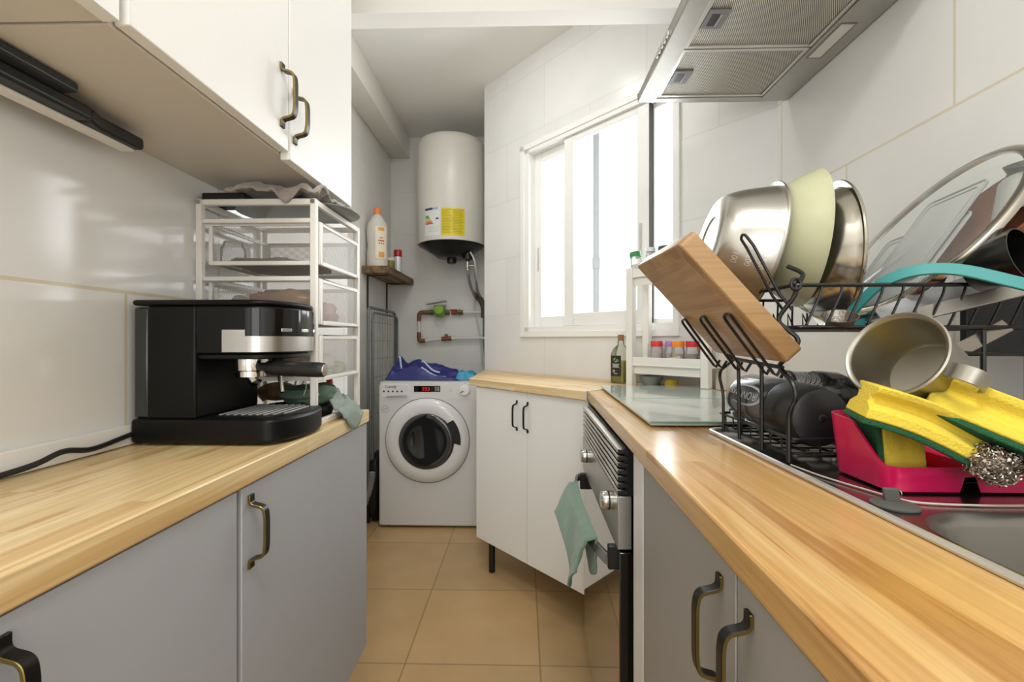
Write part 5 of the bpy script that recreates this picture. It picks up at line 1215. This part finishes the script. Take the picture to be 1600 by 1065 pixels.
# ---- magenta sponge tray
t = thing('sponge_tray', 'magenta plastic sponge tray standing on the sink drainboard', 'tray', (.56, .60, CT + .003))
mg = pbr('magenta plastic', '#D60F58', .28, coat=.2)
tx0, tx1, ty0, ty1, tz = .437, .690, .552, .655, CT + .0045
th = .0030
def tray_h(y):
    k = min(1, max(0, (y - (ty0 + .010)) / (ty1 - .050 - ty0 - .010))); return .939 + (.986 - .939) * k + .004 * max(0, (y - ty1 + .05) / .05)
base_ = [V((x, y)) for x, y in rrect(tx0, tx1, ty0, ty1, .020, 8)]
dense = []
for i in range(len(base_)):
    p, q = base_[i], base_[(i + 1) % len(base_)]; n_s = max(1, int((q - p).length / .006))
    dense += [p + (q - p) * (j / n_s) for j in range(n_s)]
cen = V(((tx0 + tx1) / 2, (ty0 + ty1) / 2)); K = len(dense); m = MB(); R0, R1, R2, R3 = [], [], [], []
for i, p in enumerate(dense):
    nr = (dense[(i + 1) % K] - dense[i - 1]).normalized(); nr = V((nr.y, -nr.x)); nr = nr if nr.dot(p - cen) > 0 else -nr
    h = tray_h(p.y); fl_ = .105 * (h - tz)
    lift = .018 if (p.y < ty0 + .002 and .519 < p.x < .541) else 0.
    R0.append((*p, tz + lift)); R1.append((*(p + nr * fl_), h)); R2.append((*(p + nr * (fl_ - th)), h)); R3.append((*(p - nr * th), tz + .0172 + (.002 if lift else 0)))
vs = R0 + R1 + R2 + R3; fs = []
for a_, b_ in ((0, 1), (1, 2), (2, 3)): fs += [(a_ * K + i, a_ * K + (i + 1) % K, b_ * K + (i + 1) % K, b_ * K + i) for i in range(K)]
fs.append(tuple(3 * K + i for i in range(K)))
m.add(vs, fs)
build('tray_body', m, mg, t, angle=50)
build('divider', MB().box(.528, .5312, ty0 + .002, ty1 - .002, tz + .017, .944), mg, t, bevel=.001)
# ---- sponges
yel = pbr('yellow sponge', '#E6CC46', .9, bump=.7, bscale=350, var=.06, vscale=30)
grn = pbr('green scouring pad', '#1F5A3A', .95, bump=1., bscale=500, var=.3, vscale=120)
def sponge(lab, a, b, nrm, W, T, groove=.010, wav=.0, pad=.007):
    a, b = V(a), V(b); L_ = (b - a).length; ax = (b - a).normalized(); nrm = V(nrm); nrm = (nrm - ax * nrm.dot(ax)).normalized(); sd = nrm.cross(ax).normalized()
    M = Matrix(((ax.x, sd.x, nrm.x, a.x), (ax.y, sd.y, nrm.y, a.y), (ax.z, sd.z, nrm.z, a.z), (0, 0, 0, 1)))
    sec = []
    for sgn in (1, -1):
        pts = [(W / 2, -T / 2), (W / 2 - .001, -T * .18), (W / 2 - groove, T * .02), (W / 2 - groove * .9, T * .14), (W / 2 - groove * .2, T * .30), (W / 2 - .001, T / 2)]
        sec += [(sgn * y, z) for y, z in (pts if sgn > 0 else pts[::-1])]
    t = thing('sponge', lab, 'sponge', a, 0)
    def ext(secp, off=0.):
        n = 14; k = len(secp); m = MB(); vs = []
        for i in range(n + 1):
            x = L_ * i / n; bend = wav * math.sin(PI * 1.3 * i / n)
            vs += [M @ V((x, y, z + bend)) for y, z in secp]
        fs = [tuple(range(k - 1, -1, -1)), tuple(range(n * k, n * k + k))]
        for i in range(n): fs += [(i * k + q, i * k + (q + 1) % k, (i + 1) * k + (q + 1) % k, (i + 1) * k + q) for q in range(k)]
        return m.add(vs, fs)
    build('foam', ext(sec), yel, t, bevel=.002, angle=50)
    build('scouring_pad', ext([(W / 2 - .001, -T / 2 - pad), (W / 2 - .001, -T / 2 - .0002), (-W / 2 + .001, -T / 2 - .0002), (-W / 2 + .001, -T / 2 - pad)]), grn, t, bevel=.0015)
    return t
sponge('yellow green sponge standing upright in left end of magenta tray', (.481, .606, .924), (.475, .606, .997), (1, -.15, .05), .062, .046, 0.004)
sponge('yellow grip sponge lying across magenta tray, under the steel pan', (.412, .563, 1.020), (.524, .532, .972), (.30, -.15, 1), .062, .040, .014, .004)
sponge('yellow grip sponge at right photo edge, above the steel scourer', (.488, .560, 1.026), (.590, .470, .962), (.42, .12, 1), .072, .044, .011, .0)
# steel wool
m = MB(); rnd = random.Random(3); c0 = V((.513, .508, .956))
for k in range(150):
    d = V((rnd.gauss(0, 1), rnd.gauss(0, 1), rnd.gauss(0, 1))).normalized(); c = c0 + V((d.x * .022, d.y * .016, d.z * .019)); ax = V((rnd.gauss(0, 1), rnd.gauss(0, 1), rnd.gauss(0, 1))).normalized(); u = ax.orthogonal().normalized(); w = ax.cross(u)
    m.tube([c + u * math.cos(i * .9) * .0026 + w * math.sin(i * .9) * .0026 + ax * (i - 12) * .0006 for i in range(24)], .0008, 4)
def ball(u, v):
    th = 2 * PI * u; ph = PI * (v - .5); p = V((math.cos(ph) * math.cos(th), math.cos(ph) * math.sin(th), math.sin(ph))); k = 1 + .12 * nz(p, 9, 2)
    return c0 + V((p.x * .021 * k, p.y * .015 * k, p.z * .018 * k))
m.grid(ball, 40, 24, cu=True)
tag(build('steel_scourer', m, pbr('scourer steel', '#B9AFA4', .25, metal=1.)), 'curly steel scourer ball resting in the magenta tray', 'scourer')

# ---- shaker bottle lying in the lower basket
t = thing('shaker_bottle', 'dark grey shaker bottle lying in lower basket of the dish rack', 'bottle', (.452, .79, .92))
SM = axisM(V((.450, .925, .9740)), (.02, -1, -.012), (0, 0, 1))
sr = .0500
gsh = pbr('dark translucent shaker', '#4A4D52', .2, coat=.5)
build('bottle_body', MB().lathe([(0, 0), (.032, 0), (.043, .003), (.048, .012), (sr, .024), (sr, .142), (sr - .001, .144), (0, .144)], SM, 56), gsh, t)
build('screw_base', MB().lathe([(0, .143), (sr - .003, .143), (sr - .001, .146), (sr - .001, .151), (sr - .003, .210), (sr - .007, .220), (sr - .015, .224), (0, .225)], SM, 56), pbr('black shaker base', '#1E1E20', .42), t)
build('base_dimple', MB().lathe([(0, .2258), (.005, .2258), (.006, .2250)], SM, 20), black_pl, t)
def smap(a0, z0_):
    # text seen upside down on the aisle side: runs away from the camera, letter tops pointing down
    def f(p):
        ang = a0 + p.y / (sr + .0004)
        z = z0_ - p.x; r = sr + .0006
        # local axes of SM: z = towards camera, x ~ up
        return SM @ V((r * math.cos(ang), r * math.sin(ang), z))
    return f
q = SM.inverted().to_3x3() @ V((-.93, -.05, .36)); a0 = math.atan2(q.y, q.x)
q2 = SM.inverted().to_3x3() @ V((-.93, -.05, .20)); sgn = 1 if math.atan2(q2.y, q2.x) > a0 else -1
m = MB(); f0 = smap(a0, .078); FF = lambda p: f0(V((p.x, p.y * sgn, 0)))
m.text('IRONMaxx', .0205, None, ext=0, bend=FF)
for (rx, ry, wid) in ((.056, .0165, .0018), (.061, .0185, .0014)):
    n = 40; vs = []
    for i in range(n + 1):
        a = -2.2 + 4.6 * i / n + PI; w = wid * (.3 + math.sin(PI * i / n))
        vs += [FF(V((rx * math.cos(a), ry * math.sin(a), 0))), FF(V(((rx + w * 1.6) * math.cos(a), (ry + w) * math.sin(a), 0)))]
    m.add(vs, [(2 * i, 2 * i + 1, 2 * i + 3, 2 * i + 2) for i in range(n)])
build('logo_print', m, pbr('silver print', '#C9CCD1', .4), t, recalc=False)
# perforated black sieve behind it
t = thing('sieve_cup', 'black perforated sieve cup lying behind the dark shaker bottle', 'sieve', (.55, .86, .92))
KM = axisM(V((.504, .880, .995)), (1, -.12, -.05), (0, 0, 1))
build('sieve', MB().lathe([(.0345, 0), (.036, .002), (.0375, .046), (.036, .046), (.0345, .002)], KM, 40), mesh_mat('perforated dark steel', '#8C8C8C', .0075), t, recalc=False)
build('collar', MB().lathe([(.0385, .044), (.040, .052), (.039, .085), (.030, .108), (0, .110), (0, .044)], KM, 40), pbr('black collar', '#0D0D0E', .2, coat=.4), t)
build('sieve_rim', MB().lathe([(.0345, -.003), (.0375, -.003), (.0375, .002), (.0345, .002)], KM, 40, closed=True), black_pl, t)
# ================================================================ CAMERA, LIGHT
cd = bpy.data.cameras.new('camera'); cam = bpy.data.objects.new('camera', cd); C.objects.link(cam)
cd.sensor_width = 36; cd.lens = 16.0; cd.clip_start = .02; cd.shift_y = -.0009
cam.location = (0, 0, 1.09); cam.rotation_euler = (PI / 2, 0, math.atan(17 / 711))
sc = bpy.context.scene; sc.camera = cam
w = bpy.data.worlds.new('World'); sc.world = w; w.use_nodes = True
bg = w.node_tree.nodes['Background']; bg.inputs[0].default_value = (.95, .98, 1, 1); bg.inputs[1].default_value = 1.7
def area(name, loc, rot, size, power, col=(1, 1, 1), sy=None):
    l = bpy.data.lights.new(name, 'AREA'); l.energy = power; l.color = col; l.size = size
    if sy: l.shape = 'RECTANGLE'; l.size_y = sy
    o = bpy.data.objects.new(name, l); C.objects.link(o); o.location = loc; o.rotation_euler = rot; return o
area('ceiling_lamp', (.05, -.25, 2.60), (0, 0, 0), .5, 19, (1, .985, .96))
area('alcove_fill', (-.35, 1.80, 2.60), (.25, 0, 0), .3, 5.0, (1, .985, .96))  # added unseen fill to brighten the alcove, no known fixture
area('rear_fill', (.1, -1.25, 1.45), (PI / 2, 0, 0), 1.2, 10, (1, .99, .98), 1.6)  # added soft fill from behind the camera, set at the rear opening
area('window_daylight', WMx @ V((.82, .35, 1.65)), (-PI / 2, 0, WA), .95, 21, (.95, .98, 1), 1.05)
sc.view_settings.view_transform = 'Standard'; sc.view_settings.look = 'None'; sc.view_settings.exposure = 0.0; sc.view_settings.gamma = 1
sc.cycles.use_denoising = True
sc.cycles.max_bounces = 10; sc.cycles.transparent_max_bounces = 24; sc.cycles.diffuse_bounces = 5
sc.cycles.sample_clamp_indirect = 6; sc.cycles.caustics_reflective = False; sc.cycles.caustics_refractive = False
